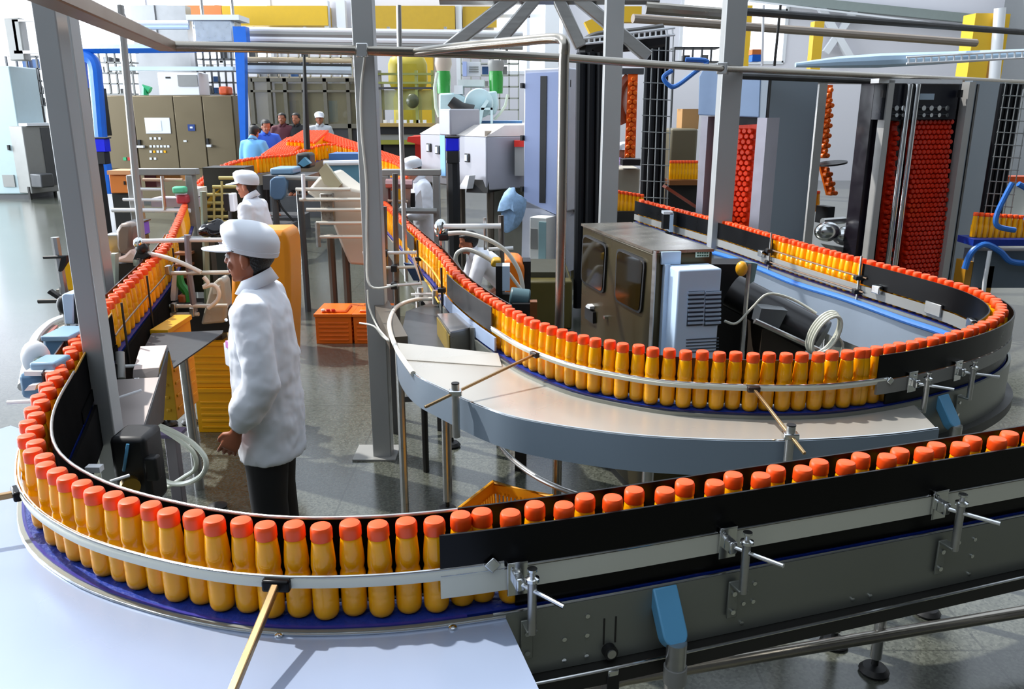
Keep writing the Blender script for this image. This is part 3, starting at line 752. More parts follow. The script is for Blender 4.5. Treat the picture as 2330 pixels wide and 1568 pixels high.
mb = F0(24).rect(300, 425, 12, 100, 0, .4, z0=0); F0(24).rect(352, 356, 12, 100, -.05, 0, mb)
single('grey_tank_wall', mb, mat('silver_tank', '#a9aaac', .35, .4), 'tall silver tank wall high above the white equipment box', 'tank')
# yellow crane girders
f = F0(26.4)
single('crane_girder', f.rect(505, 745, 13, 58, 0, .59), YWALL, 'yellow crane girder high at the back, left of the middle column', 'girder', 'yellow crane girders')
single('crane_girder', f.rect(848, 1035, 13, 66, 0, .59), mat('yellow_girder_dark', '#c7a02c', .6), 'yellow crane girder high at the back, right of the middle column', 'girder', 'yellow crane girders')
single('crane_girder', f.rect(1052, 1130, 13, 60, .2, .59), mat('yellow_girder_dark', '#c7a02c'), 'short yellow girder high at the back behind the diagonal braces', 'girder', 'yellow crane girders')
single('yellow_wall_post', f.rect(948, 985, 120, 300, .2, .59, z0=0), YWALL, 'yellow upright post at the back behind the green framework', 'post')
for x0, x1, lab in ((770, 790, 'white upright post left of the middle column top'), (1038, 1052, 'white upright post right of the yellow girder'), (1240, 1272, 'broad white upright post behind the diagonal braces'), (742, 752, 'slim white upright beside the yellow girder end')):
    single('white_wall_post', f.rect(x0, x1, 0, 300, .1, .4, z0=0), WHITE, lab, 'post', 'white uprights at the back')
# overhead pipe rack
f = F0(18)
t = thing('pipe_rack', 'rack of white and grey pipes running level across the middle background', 'pipes')
for y, r, m in ((67, .05, WHITE), (77, .07, GREY), (88, .06, WHITE), (99, .05, GREY), (135, .05, mat('tan_pipe', '#b8a888')), (146, .035, DARK), (157, .09, mat('pale_rail', '#aebac2'))):
    x0, x1 = (562, 1190) if y < 110 else (552, 800)
    f.line([(x0, y), (x1, y+(x1-x0)*.014)], r).build('pipe', m, t)
mb = MB()
for x in (575, 690, 760, 880, 1010, 1150): f.rect(x, x+6, 60, 115, .05, .15, mb)
mb.build('hanger', GREY, t)
# bronze glass enclosure
f = F0(19.5)
BRONZE = mat('bronze_frame', '#7d786a', .4, .3)
BGLASS = mat('bronze_tinted_glass', '#8a8268', .1, 0, .1, 1, alpha=.55)
t = thing('glass_enclosure', 'bronze tinted glass enclosure round a machine at the back, left of the middle column', 'enclosure')
mb = MB()
for x in (572, 612, 648, 690, 738, 790, 838): f.rect(x, x+8, 178, 340, 0, .15, z0=0).build('upright', BRONZE, t)
f.rect(570, 848, 178, 186, 0, .2).build('top_rail', BRONZE, t); f.rect(570, 848, 205, 210, 0, .1).build('middle_rail', BRONZE, t); f.rect(570, 848, 282, 292, 0, .15).build('lower_rail', BRONZE, t)
f.rect(572, 846, 186, 282, .08, .1).build('glass', BGLASS, t)
f.rect(572, 846, 292, 360, .08, .1, z0=0).build('lower_panel', GREYD, t)
f.rect(575, 845, 184, 340, 2.0, 2.1, z0=0).build('back_panel', mat('olive_back', '#6f6a54', .6), t)
f.rect(724, 742, 228, 280, 1.0, 1.3).build('machine_column', TEAL, t); f.rect(622, 650, 228, 290, 1.0, 1.3).build('machine_panel', GREYD, t)
# olive / green framework between column and cabinet
f = F0(18.5)
t = thing('green_glass_framework', 'olive green glazed framework behind the slim rod, right of the middle column', 'enclosure')
OLIVE = mat('olive_green_frame', '#9aa05a', .5)
for x in (862, 905, 945, 982): f.rect(x, x+6, 160, 300, 0, .15, z0=0).build('upright', OLIVE if x != 862 else GREY, t)
for y in (166, 186, 198): f.rect(852, 985, y, y+5, -.02, .1).build('rail', OLIVE if y != 198 else GREYD, t)
f.rect(866, 985, 205, 250, .1, .12).build('glass', mat('pale_green_glass', '#bcc08a', .1, alpha=.6), t)
f.rect(850, 990, 280, 288, -.2, .3).build('shelf', mat('tan_shelf', '#a98c50'), t)
f.rect(850, 990, 288, 305, -.1, .3).build('dark_trough', BLACK, t); f.rect(850, 990, 318, 328, -.2, .3).build('green_sill', mat('olive_sill', '#8b8a30'), t)
f.rect(850, 990, 305, 318, -.05, .3).build('grey_band', GREY, t)
f.rect(850, 990, 328, 420, 0, .3, z0=0).build('base', DARK, t)
a = f.px(941, 230, -.2); MB().sphere(a, .14, 14, 8, (1, .6, 1.1)).build('gauge', mat('olive_dark', '#4e5236', .3), t)
a = f.px(882, 140, 0); 
mb = f.rect(868, 960, 118, 205, .8, 1.4); f.rect(880, 948, 200, 300, .9, 1.3, mb, z0=0)
single('yellow_hopper', mb, mat('olive_yellow', '#b3a22f', .5), 'olive yellow hopper box behind the green framework', 'hopper', bevel=.2)
for k in range(7):
    x = 872+k*15
    single('white_cup', f.rect(x, x+8, 273, 281, .0, .06), WHITE, 'small white cup lined up on the tan shelf of the green framework', 'cup', 'white cups on the back shelf')
# red tray left of the filler
f = F0(15)
mb = f.poly([(928, 312), (958, 310), (958, 330), (926, 322)], 0, 1.0); f.rect(940, 956, 325, 345, .3, .6, mb, z0=0)
single('red_tray', mb, RED, 'red tray edge just left of the grey filling machine', 'tray')
# --- grey filling machine
f = Face(955, 12.6, 1106, 11.2); g = Face(1106, 11.2, 1192, 12.3)
t = thing('filling_machine', 'grey filling machine with chamfered top and three recessed handles, centre background', 'machine')
FIL = mat('filler_grey', '#9a9ba3', .4, .1, .04); FILS = mat('filler_side_brown', '#9c8f7e', .4, .15, .05)
u1 = f.L
mb = MB(); zt, zb = f.uv(1040, 308)[1], f.uv(1040, 425)[1]
f.bx(mb, 0, u1, zb, zt, 0, 2.0); mb.build('body', FIL, t, bevel=.02)
v = [f.pt(0, zt, 0), f.pt(u1, zt, 0), f.pt(u1, zt+.14, .3), f.pt(0, zt+.14, .3), f.pt(0, zt, 2), f.pt(u1, zt, 2), f.pt(u1, zt+.14, 1.9), f.pt(0, zt+.14, 1.9)]
MB().add(v, [(0,1,2,3),(3,2,6,7),(4,7,6,5),(0,3,7,4),(1,5,6,2)]).build('sloped_hood', mat('filler_hood', '#d9d3cc', .4, .1), t)
gz = g.uv(1140, 300)[1]; mb = MB(); g.bx(mb, 0.02, g.L, g.uv(1150, 410)[1], gz+.02, 0, .03); mb.build('side_casing', FILS, t)
for x, y in ((977, 336), (997, 341), (1064, 359)):
    h_ = f.rect(x-5, x+5, y-10, y+10, -.02, 0).build('handle', BLACK, t, bevel=.01); f.rect(x-3, x+2, y-7, y+7, -.03, -.02).build('handle_plate', PALEB, h_)
f.rect(1003, 1014, 300, 400, -.01, 0).build('blue_stripe', mat('sky_stripe', '#7fb2e2'), t)
f.rect(1012, 1038, 248, 308, -.1, .4).build('chute_box', FIL, t, bevel=.02)
f.rect(1014, 1044, 308, 366, -.005, .1).build('dark_opening', BLACK, t)
mb = g.poly([(1141, 388), (1141, 352)]+[(1153-12*math.cos(math.radians(k)), 352-12*math.sin(math.radians(k))) for k in range(20, 180, 20)]+[(1165, 352), (1165, 388)], -.012, 0)
mb.build('tunnel_mouth', BLACK, t)
for x, ff in ((965, f), (1030, f), (1095, f), (1180, g)):
    q = ff.px(x, 430, .15); MB().tube([(q.x, q.y, 0), (q.x, q.y, zb)], .05, 8).build('leg', mat('brown_leg', '#5a5146', .5, .3), t)
f.rect(1040, 1185, 432, 560, .6, 1.4, z0=0).build('under_frame', mat('olive_dark_frame', '#3a3a2c', .6), t)
f.poly([(1070, 428), (1090, 428), (1096, 398), (1088, 398)], -.2, -.1).build('white_lever', WHITE, t)
g.poly([(1106, 440), (1150, 430), (1180, 405), (1110, 410)], -.02, .3).build('dark_skirt', DARK, t)
mb = F0(13.2).rect(1005, 1188, 275, 292, 0, .4); mb.build('blue_top_tray', mat('blue_tray', '#5d8ec4', .4), t)
# filling heads above
f = F0(12.9)
t = thing('twin_filling_head', 'pale blue twin heads with round disc and hoses above the filling machine', 'machine')
zt2 = f.uv(1040, 276)[1]
PALT = mat('pale_aqua_casing', '#c2dbe0', .4)
f.poly([(997, 212), (1040, 210), (1058, 222), (1072, 250), (1072, 272), (1005, 272), (997, 255)], .1, .7).build('left_casing', PALT, t, bevel=.03)
mb = MB().tube([f.px(1090, 235, -.1), f.px(1090, 235, .05)], .215, 28); mb.build('round_disc', PALT, t, bevel=.02)
f.poly([(1078, 212), (1130, 206), (1134, 240), (1125, 262), (1078, 262)], .08, .6).build('right_casing', PALT, t, bevel=.03)
mb = MB(); f.poly([(1085, 282), (1095, 245), (1108, 226), (1114, 230), (1102, 250), (1096, 282)], -.25, -.12, mb)
f.rect(1096, 1122, 245, 250, -.25, -.12, mb); f.rect(1117, 1122, 245, 282, -.25, -.12, mb)
mb.build('support_bracket', PALT, t)
MB().tube([f.px(1028, 230, -.2), f.px(1050, 248, -.2), f.px(1075, 258, -.2)], [.08, .1, .13], 12).build('black_nozzle', BLACK, t)
f.poly([(1040, 256), (1062, 246), (1084, 270), (1042, 272)], -.3, .1).build('black_hood', BLACKP, t, bevel=.03)
f.rect(1045, 1078, 271, 280, -.2, 0).build('purple_glass', mat('magenta_glass', '#b03ab8', .2), t)
f.rect(1032, 1052, 194, 214, .1, .6).build('upper_box', WHITE, t); f.rect(1040, 1100, 180, 196, .2, .8).build('header', mat('pale_grey_header', '#cfd5d2'), t)
for x, top, m in ((1006, 125, mat('brown_grey_cone', '#b7a99a')), (1128, 135, GREY)):
    a = f.px(x, 190, .3); zz = [f.uv(x, y)[1] for y in (212, 172, 160, top)]
    c = MB().lathe([(.1, zz[0]), (.11, zz[1]), (.1, zz[2])], 14, (a.x, a.y, 0)).build('green_hose_section', mat('leaf_green', '#2f8f3a', .3), t)
    MB().lathe([(.1, zz[2]), (.13, zz[2]+.1), (.12, zz[3])], 14, (a.x, a.y, 0)).build('upper_sleeve', m, t)
f.line([(995, 165), (989, 200), (992, 245), (999, 266)], .025, .0).build('clear_hose', mat('clear_hose', '#cfdccb', .3), t)
f.line([(1155, 215), (1150, 240), (1138, 258), (1125, 272)], .02, .0).build('clear_hose', mat('clear_hose', '#cfdccb'), t)
f.rect(1050, 1085, 128, 165, 1.5, 1.6).build('notice_board', WHITE, t)
for k in range(3): f.rect(1056, 1080, 140+k*6, 141.5+k*6, 1.48, 1.5).build('notice_line', GREY, t)
f.rect(1040, 1050, 128, 165, 1.4, 1.6).build('blue_panel', mat('pale_lilac', '#a9b8e6'), t)
# blue topped posts
def signpost(px, py, Y, lab, w=30, base=True):
    f = F0(Y); t = thing('blue_call_post', lab, 'post', 'blue topped posts')
    f.rect(px-w/2, px+w/2, py, py+30, 0, .2).build('blue_head', RBLUE, t, bevel=.01)
    f.rect(px-w/2-1, px+w/2+1, py-3, py, -.01, .21).build('top_plate', BLACK, t)
    f.rect(px-w/2+2, px+w/2, py+30, py+58, .0, .2).build('black_box', BLACK, t, bevel=.01)
    u, z = f.uv(px, py+58); p = f.pt(u, 0, .1)
    MB().tube([(p.x, p.y, 0), (p.x, p.y, z)], .085, 8).build('black_pole', BLACK, t)
signpost(217, 316, 14.5, 'blue topped black post left of the bronze cabinet, behind the grey columns', 44)
signpost(1029, 314, 10.6, 'blue topped black post in front of the grey filling machine')
signpost(303, 508, 7.2, 'low blue topped black post behind the left bottle run', 32)
# slim rods
f = F0(5.6)
single('slim_steel_rod', MB().tube([aty(907, 12, 6.2), aty(913, 300, 6.2), aty(921, 560, 6.2), aty(925, 640, 6.2)], .018, 10), STEEL, 'slim steel rod hanging right of the middle column', 'rod', 'thin hanging rods')
single('slim_steel_rod', MB().tube([aty(273, 12, 5.6), aty(290, 200, 5.6), aty(308, 400, 5.6), aty(324, 560, 5.6)], .024, 10), POSTG, 'slim grey rod between the front columns and the bronze cabinet', 'rod', 'thin hanging rods')
single('dark_thin_rod', MB().tube([aty(692, 125, 13), aty(697, 300, 13), aty(699, 340, 13)], [.02, .05, .05], 8), DARK, 'dark tapering rod standing over the peak of the far orange caps', 'rod')
# --- truss braces
f = F0(9.5)
t = thing('overhead_truss', 'overhead truss of broad steel diagonal tubes at top centre', 'truss')
for a, b in (((1175, -10), (1005, 122)), ((1232, -20), (1128, 105)), ((1262, -20), (1322, 108)), ((1290, -25), (1475, 130))):
    MB().beam(f.px(*a), f.px(*b), .13, .13).build('diagonal', STEEL, t, bevel=.015)
f.line([(1000, -12), (1500, -12)], .1).build('chord', STEEL, t)
# --- tall lavender cabinet
f = Face(1190, 10.9, 1291, 10.6); g = Face(1291, 10.6, 1312, 11.2)
t = thing('tall_cabinet', 'tall lavender cabinet with a long black slot, right of the filling machine', 'cabinet')
uL, zT = f.uv(1190, 158); zT = f.uv(1240, 155)[1]; z1 = f.uv(1240, 480)[1]
mb = MB(); f.bx(mb, 0, f.L, z1, zT, .02, .6); mb.build('casing', mat('pale_grey_casing', '#b9bdca', .4), t, bevel=.02)
f.poly([(1196, 167), (1288, 163), (1279, 495), (1192, 455)], 0, .02).build('door', LAVEN, t)
f.rect(1229, 1243, 173, 462, -.01, .0).build('black_slot', BLACK, t)
f.poly([(1188, 456), (1280, 498), (1278, 625), (1255, 612), (1185, 588)], .02, .6).build('lower_casing', mat('pale_grey_casing', '#b9bdca'), t)
f.rect(1225, 1262, 490, 610, -.25, .02).build('air_unit', mat('ivory_unit', '#d7d8d4', .4), t, bevel=.01)
f.rect(1228, 1243, 515, 560, -.26, -.25).build('vent', GREY, t); f.rect(1246, 1262, 500, 602, -.262, -.25).build('side_panel', mat('aqua_grey', '#8fb0b4'), t)
for y in (195, 314, 430): f.rect(1186, 1191, y-6, y+6, -.03, .05).build('hinge', BLACK, t)
mb = MB(); f.bx(mb, .1, f.L-.1, 0, f.uv(1240, 590)[1], .1, .5); mb.build('pedestal', mat('olive_shade_pedestal', '#5d5424', .5), t)  # olive of the pedestal paints the shadow under the cabinet
mb = MB(); g.bx(mb, 0, g.L, 0, zT, .0, .03); mb.build('side_post', mat('pale_grey_casing', '#b9bdca'), t)
for y in (190, 330, 460): g.rect(1295, 1299, y-8, y+8, -.02, 0).build('hinge', BLACK, t)
single('wall_bin', F0(11.3).rect(1171, 1192, 330, 400, 0, .3), GREY, 'grey box with red top tucked against the lavender cabinet', 'box')
single('red_bin_lid', F0(11.28).rect(1170, 1192, 320, 334, -.02, .3), RED, 'red lid on the grey box beside the lavender cabinet', 'lid')
# crumpled blue bag
mb = MB().sphere(aty(1165, 475, 10.2), .16, 14, 10, (1, .8, 1.5))
for i, q in enumerate(mb.v):
    n_ = noise.noise(Vector(q)*9)*.06; mb.v[i] = (q[0]+n_, q[1]+n_, q[2]+n_*1.5)
single('crumpled_cloth_bag', mb, mat('blue_white_cloth', '#8fb2dc', .7, 0, .5, 20), 'crumpled blue and white bag hanging left of the lavender cabinet', 'bag')
# --- black cable towers
def tower(pxs, ytop, ybot, Y, n, lab, cage=False, lean=(0, 0)):
    f = F0(Y); t = thing('cable_tower', lab, 'tower', 'black cable towers')
    x0, x1 = pxs; 
    for k in range(n):
        a = x0+(x1-x0)*(k+.5)/n
        top = f.px(a+lean[0], ytop); bot = f.px(a+lean[1], ybot); d = bot-top; k2 = (0-top.z)/d.z if d.z else 1
        foot = top+d*min(k2, 1); 
        r = (f.uv(x1, 300)[0]-f.uv(x0, 300)[0])/n*.52
        MB().tube([top, foot], r, 10).build('duct', mat('black_duct', '#121418', .5, 0, .2, 3, spec=.2), t)
    if cage:
        mb = MB(); r = .006
        N = 13
        for k in range(N):
            y = ytop+(ybot-ytop)*k/(N-1); e = lean[0]+(lean[1]-lean[0])*k/(N-1)
            mb.tube([f.px(x0-6+e, y, -.12), f.px(x1+6+e, y+3, -.12)], r, 6)
        for k in range(5):
            x = x0-4+(x1-x0+8)*k/4
            mb.tube([f.px(x+lean[0], ytop, -.12), f.px(x+lean[1], ybot, -.12)], r, 6)
        mb.build('wire_cage', mat('wire_grey', '#8c9090', .5, .2), t)
    return t
tower((1312, 1378), 120, 700, 9.0, 3, 'smooth black cable tower beside the drop pipe, right of the lavender cabinet', lean=(0, -8))
tower((1470, 1524), 78, 520, 10.2, 4, 'black cable tower inside a wire cage, behind the bronze cabinet', True, lean=(0, -16))
tower((2262, 2312), 190, 520, 8.6, 3, 'black cable tower leaning at the right edge of the picture', True, lean=(15, -38))
f = F0(9.6)
t = thing('ladder_cable_tray', 'bent black cable bridge with a white wire ladder joining two cable towers', 'cable tray')
MB().tube(smoothpts([f.px(1342, 140), f.px(1338, 112), f.px(1365, 97), f.px(1440, 90), f.px(1510, 80)], 5), .12, 10).build('cable_bundle', BLACK, t)
mb = MB(); mb.tube([f.px(1310, 92, -.15), f.px(1530, 66, -.15)], .014, 6); mb.tube([f.px(1310, 104, -.15), f.px(1530, 82, -.15)], .014, 6)
for k in range(18):
    x = 1312+k*12.5; mb.tube([f.px(x, 92-(x-1310)*.118, -.15), f.px(x, 104-(x-1310)*.1, -.15)], .01, 6)
mb.build('wire_ladder', WHITE, t)
single('blue_cable', MB().tube(smoothpts([f.px(1530, 160), f.px(1510, 175), f.px(1520, 192), f.px(1538, 196), f.px(1580, 165), f.px(1610, 140), f.px(1560, 135)], 5), .025, 8), HOSEB, 'looping blue cable beside the caged black tower', 'cable')
# --- right side: elevator cabinets
def caps_field(f, corners, d, m=None, pitch=.056, mb=None):
    """rows of bottles lying with their caps towards the viewer, clipped to a 4-point outline (px)"""
    us = [f.uv(*c) for c in corners]; zmin = min(u[1] for u in us); zmax = max(u[1] for u in us)
    mb = mb or MB(); k = 0; z = zmin+pitch/2
    B_ = [f.pt(u, z_, d+.02) for u, z_ in us]; B2 = [f.pt(u, z_, d+.05) for u, z_ in us]
    mb.add(B_+B2, [(0,1,2,3), (7,6,5,4), (0,4,5,1), (1,5,6,2), (2,6,7,3), (3,7,4,0)])
    # left and right edges linear in z: corners TL, TR, BR, BL
    (uTL, zTL), (uTR, zTR), (uBR, zBR), (uBL, zBL) = us
    while z < zmax-pitch/3:
        a = uBL+(uTL-uBL)*(z-zBL)/(zTL-zBL); b = uBR+(uTR-uBR)*(z-zBR)/(zTR-zBR)
        u = a+pitch/2+(pitch/2 if k % 2 else 0)
        while u < b-pitch/3:
            c = f.pt(u, z, d); mb.tube([c+f.n*.03, c-f.n*.02, c-f.n*.03], [pitch*.47, pitch*.46, pitch*.36], 10)
            u += pitch
        z += pitch*.9; k += 1
    return mb
REDB = mat('red_orange_bottle_stack', '#e8380c', .28, 0, .3, 14)
f = Face(1590, 8.5, 1735, 8.05, 350); g = Face(1735, 8.05, 1846, 8.75, 350)
t = thing('elevator_cabinet', 'left elevator cabinet with pale blue head panel and grey side door, behind a column', 'cabinet', 'bottle elevator cabinets')
zT = f.uv(1700, 158)[1]
GREYP = mat('slate_grey_door', '#8894a0', .5, 0, .03, 2)
mb = MB(); f.bx(mb, 0, f.L, 0, zT, .3, .42); mb.build('body', GREYD, t)
f.poly([(1590, 175), (1600, 155), (1732, 158), (1728, 268), (1588, 262)], 0, .35).build('head_panel', mat('blue_grey_head', '#7c93b4', .4, .05), t, bevel=.01)
f.rect(1588, 1603, 265, 530, 0, .35, z0=0).build('frame_post', mat('lilac_grey_frame', '#b5b2be', .35, .2), t)
f.rect(1712, 1734, 268, 560, 0, .35, z0=0).build('frame_post', mat('lilac_grey_frame', '#b5b2be'), t)
f.rect(1604, 1711, 265, 560, .2, .24, z0=0).build('dark_interior', mat('dark_plum', '#1d1820', .2), t)
mb = MB(); g.bx(mb, 0, g.L, 0, zT-.02, 0, .08); mb.build('side_door', GREYP, t)
g.rect(1735, 1739, 170, 560, -.01, 0, z0=.1).build('door_edge', BLACK, t)
mb = caps_field(f, [(1668, 285), (1712, 283), (1690, 540), (1645, 540)], .1)
single('juice_bottles', mb, REDB, 'column of red orange bottles stacked inside the left elevator cabinet', 'bottles', 'bottles inside the elevators', kind='stuff')
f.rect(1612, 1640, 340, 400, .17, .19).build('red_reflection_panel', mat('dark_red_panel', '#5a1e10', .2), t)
# window bay
f = Face(1850, 8.8, 2003, 9.1, 350)
t = thing('window_bay', 'framed grey window bay between the two elevator cabinets', 'frame')
f.rect(1848, 1866, 176, 560, 0, .1, z0=0).build('post', mat('silver_frame', '#b4b3b0', .4, .2), t)
f.rect(1985, 2000, 176, 560, 0, .08, z0=0).build('post', mat('plum_grey_post', '#4a454e', .4), t)
f.rect(1848, 2004, 172, 190, 0, .2).build('head', GREY, t)
f.rect(1868, 1985, 190, 262, 1.2, 1.25).build('green_back', mat('olive_dark_back', '#4d5a36', .5), t)
f.rect(1868, 1985, 380, 440, .9, 1.0).build('dark_sill', BLACK, t)
f.rect(1868, 1985, 440, 600, 1.4, 1.5, z0=0).build('dark_back', DARK, t)
single('white_casing', f.rect(1872, 1942, 265, 378, .8, 1.2), WHITE, 'white machine casing seen through the grey window bay', 'casing', bevel=.02)
mb = caps_field(f, [(1955, 190), (1974, 190), (1958, 366), (1938, 366)], .5, pitch=.06)
mb = caps_field(f, [(1940, 380), (1960, 380), (1978, 455), (1958, 455)], .5, pitch=.06, mb=mb)
single('juice_bottles', mb, mat('orange_bottle_stack', '#f06a1c', .3, 0, .2, 14), 'thin vertical string of orange bottles inside the grey window bay', 'bottles', 'bottles inside the elevators', kind='stuff')
t = thing('swing_loader', 'orange swing arm inside the grey window bay', 'arm')
MB().tube([f.px(1952, 200, .6), f.px(1925, 250, .6), f.px(1890, 300, .6), f.px(1872, 312, .6)], [.06, .06, .05, .09], 10).build('arm', mat('orange_arm_paint', '#d8701e', .4), t)
single('black_disc_plate', MB().tube([f.px(1945, 374, .35), f.px(1945, 378, .35)], .16, 24), BLACK, 'flat black disc across the string of bottles in the window bay', 'disc')
t = thing('silver_gripper', 'silver gripper head low in the grey window bay', 'gripper')
MB().sphere(f.px(1897, 530, .1), .12, 16, 10, (1.2, .8, .9)).build('left_dome', CHROME, t)
MB().sphere(f.px(1940, 540, .1), .12, 16, 10, (1.3, .8, .9)).build('right_dome', CHROME, t)
MB().tube([f.px(1900, 510, .2), f.px(1950, 506, .2)], .04, 10).build('crossbar', STEEL, t)
f.poly([(1895, 560), (1960, 570), (1955, 600), (1925, 590)], .0, .2).build('grey_shroud', GREY, t)
for x, y in ((1868, 455), (1890, 450), (1940, 480), (1880, 480)):
    f.rect(x, x+16, y, y+40, .4, .6).build('black_bracket', BLACK, t)
mb1, mb2 = MB(), MB()
for k in range(14):
    q = f.px(1852+k*9, 480+k*1.5, .8); cheap_bottle(mb1, q, 8); cheap_cap(mb2, q, 8)
t = thing('juice_bottles', 'row of bottles passing behind the silver gripper in the window bay', 'bottles', 'bottles inside the elevators'); t['kind'] = 'stuff'
mb1.build('bottle_bodies', JUICE, t)['kind'] = 'stuff'; mb2.build('bottle_caps', CAPM, t)['kind'] = 'stuff'
# right cabinet
f = Face(2003, 8.6, 2190, 8.9, 350); g = Face(2190, 8.9, 2272, 9.6, 350)
t = thing('elevator_cabinet', 'right elevator cabinet with black control head and twin silver poles', 'cabinet', 'bottle elevator cabinets')
zT = f.uv(2100, 182)[1]
mb = MB(); f.bx(mb, 0, f.L, 0, zT, .2, .4); mb.build('body', mat('dark_plum', '#1d1820'), t)
f.rect(1999, 2012, 182, 600, 0, .1, z0=0).build('frame_post', mat('silver_frame', '#b9b8b4'), t)
f.rect(2176, 2190, 186, 620, 0, .1, z0=0).build('frame_post', mat('silver_frame', '#b9b8b4'), t)
f.rect(2000, 2190, 180, 190, 0, .12).build('frame_head', WHITE, t)
f.rect(2006, 2200, 190, 640, .16, .2, z0=0).build('dark_interior', mat('dark_plum', '#1d1820'), t)
h_ = f.rect(2010, 2182, 192, 272, .02, .15).build('control_head', mat('blue_black', '#0c0f1c', .3), t)
f.rect(2093, 2126, 213, 227, .0, .02).build('display', mat('pale_display', '#9fb2c2', .3), h_)
for y in (246, 262):
    for x in (2039, 2054, 2101, 2118, 2136, 2154):
        q = f.px(x, y, .02); MB().tube([q, q-f.n*.03], .026 if y == 246 else .02, 12).build('knob', CHROME, h_)
for x in (2066, 2084):
    q0 = f.px(x, 192, -.03); MB().tube([f.px(x+8, 190, .1), q0, Vector((q0.x, q0.y, .3))], .028, 12).build('silver_pole', CHROME, t)
mb = MB(); g.bx(mb, 0, g.L, 0, zT, 0, .08); mb.build('side_door', GREYP, t)
g.rect(2190, 2194, 190, 640, -.01, 0, z0=.1).build('door_edge', BLACK, t)
f.rect(2003, 2009, 205, 222, -.04, 0).build('hinge', BLACK, t); f.rect(2178, 2184, 205, 222, -.04, 0).build('hinge', BLACK, t)
mb = caps_field(f, [(2050, 275), (2062, 275), (2040, 640), (2008, 640)], .1)
mb = caps_field(f, [(2086, 272), (2180, 274), (2158, 660), (2062, 660)], .08, mb=mb)
single('juice_bottles', mb, mat('deep_red_bottle_stack', '#d62a08', .28, 0, .4, 14), 'broad wall of deep red bottles stacked inside the right elevator cabinet', 'bottles', 'bottles inside the elevators', kind='stuff')
# small things behind the caged tower
f = F0(11.5)
mb = caps_field(f, [(1430, 168), (1452, 168), (1446, 360), (1422, 360)], 0, pitch=.065)
single('juice_bottles', mb, mat('orange_bottle_stack', '#f06a1c'), 'vertical string of orange bottles left of the caged black tower', 'bottles', 'bottles inside the elevators', kind='stuff')
t = thing('elevator_chute', 'brown curved chute and white drum behind the string of bottles, left of caged tower', 'chute')
MB().tube(smoothpts([f.px(1434, 175, .1), f.px(1416, 200, .1), f.px(1410, 240, .1), f.px(1425, 280, .1)], 5), .07, 8).build('curved_chute', mat('brown_chute', '#7c3418', .4), t)
MB().sphere(f.px(1424, 225, .3), .16, 14, 10, (.8, 1, 1.6)).build('white_drum', WHITE, t)
f.rect(1400, 1470, 155, 168, 0, .3).build('head_beam', GREYD, t)
f.rect(1415, 1460, 362, 376, -.1, .2).build('black_shoe', BLACK, t)
single('beige_machine', f.rect(1396, 1458, 385, 470, .1, .8, z0=0), mat('beige_machine_paint', '#a8a393', .5), 'beige machine body behind the steel column and caged tower', 'machine', bevel=.02)
mb1, mb2 = MB(), MB(); ff = F0(9.9)
for k in range(8):
    q = ff.px(1396+k*9, 478+k*1.5); cheap_bottle(mb1, q, 8); cheap_cap(mb2, q, 8)
for k in range(9):
    q = F0(11).px(1526+k*7, 408); cheap_bottle(mb1, q, 8); cheap_cap(mb2, q, 8)
t = thing('juice_bottles', 'short rows of bottles behind the caged black tower', 'bottles', 'bottles inside the elevators'); t['kind'] = 'stuff'
mb1.build('bottle_bodies', JUICE, t)['kind'] = 'stuff'; mb2.build('bottle_caps', CAPM, t)['kind'] = 'stuff'
t = thing('bottle_shelf', 'dark shelf carrying short rows of bottles behind the caged tower', 'shelf')
ff.rect(1390, 1470, 479, 505, -.1, .2, z0=0).build('shelf', DARK, t); F0(11).rect(1520, 1590, 409, 420, -.1, .3).build('tray', mat('brown_tray', '#7a4a20', .4), t)
F0(11).rect(1522, 1590, 420, 470, .05, .3, z0=0).build('support', DARK, t)
single('olive_cabinet', F0(12).rect(1525, 1586, 293, 385, 0, .6, z0=.3), mat('olive_brown_paint', '#625b45', .5), 'olive brown cabinet right of the caged tower', 'cabinet', bevel=.03)
single('cardboard_box', F0(12.4).rect(1552, 1590, 248, 294, 0, .4), mat('cardboard', '#b58a58', .7), 'brown cardboard box on top of the olive cabinet', 'box')
single('brown_chute', MB().beam(F0(9).px(1512, 424), F0(9).px(1582, 470), .2, .03), mat('brown_chute', '#7c3418'), 'brown sloping chute just right of the caged tower', 'chute')
# right background: rails, pillars, braces, trays
f = F0(15)
single('yellow_pillar', f.rect(2214, 2258, 30, 125, 0, .4, z0=0), YWALL, 'broad yellow pillar at top right', 'pillar', 'yellow pillars on the right')
single('white_drain_pipe', MB().tube([f.px(2268, 20, -.1), Vector((f.px(2262, 300, -.1).x, f.px(2262, 300, -.1).y, 0))], .09, 14), WHITE, 'white round pipe in front of the yellow pillar at top right', 'pipe')
single('yellow_pillar', f.rect(2276, 2300, 30, 130, 0.1, .4, z0=0), YWALL, 'slim yellow pillar right of the white round pipe', 'pillar', 'yellow pillars on the right')
f = F0(22)
single('yellow_pillar', f.rect(1850, 1872, 48, 140, 0, .3, z0=0), YWALL, 'small yellow pillar behind the white crossed brace', 'pillar', 'yellow pillars on the right')
single('yellow_pillar', f.rect(1692, 1708, 12, 150, 0, .3, z0=0), YWALL, 'small yellow pillar just right of the right hand column', 'pillar', 'yellow pillars on the right')
f = F0(26.7)
t = thing('crossed_brace', 'white crossed brace against the pale wall at top right', 'brace')
MB().beam(f.px(1862, 8), f.px(1938, 138), .19, .2).build('brace', WHITE, t); MB().beam(f.px(1950, 15), f.px(1878, 120), .15, .2).build('brace', WHITE, t)
t = thing('roof_beam', 'wide grey green roof beam sloping across the top right corner', 'beam')
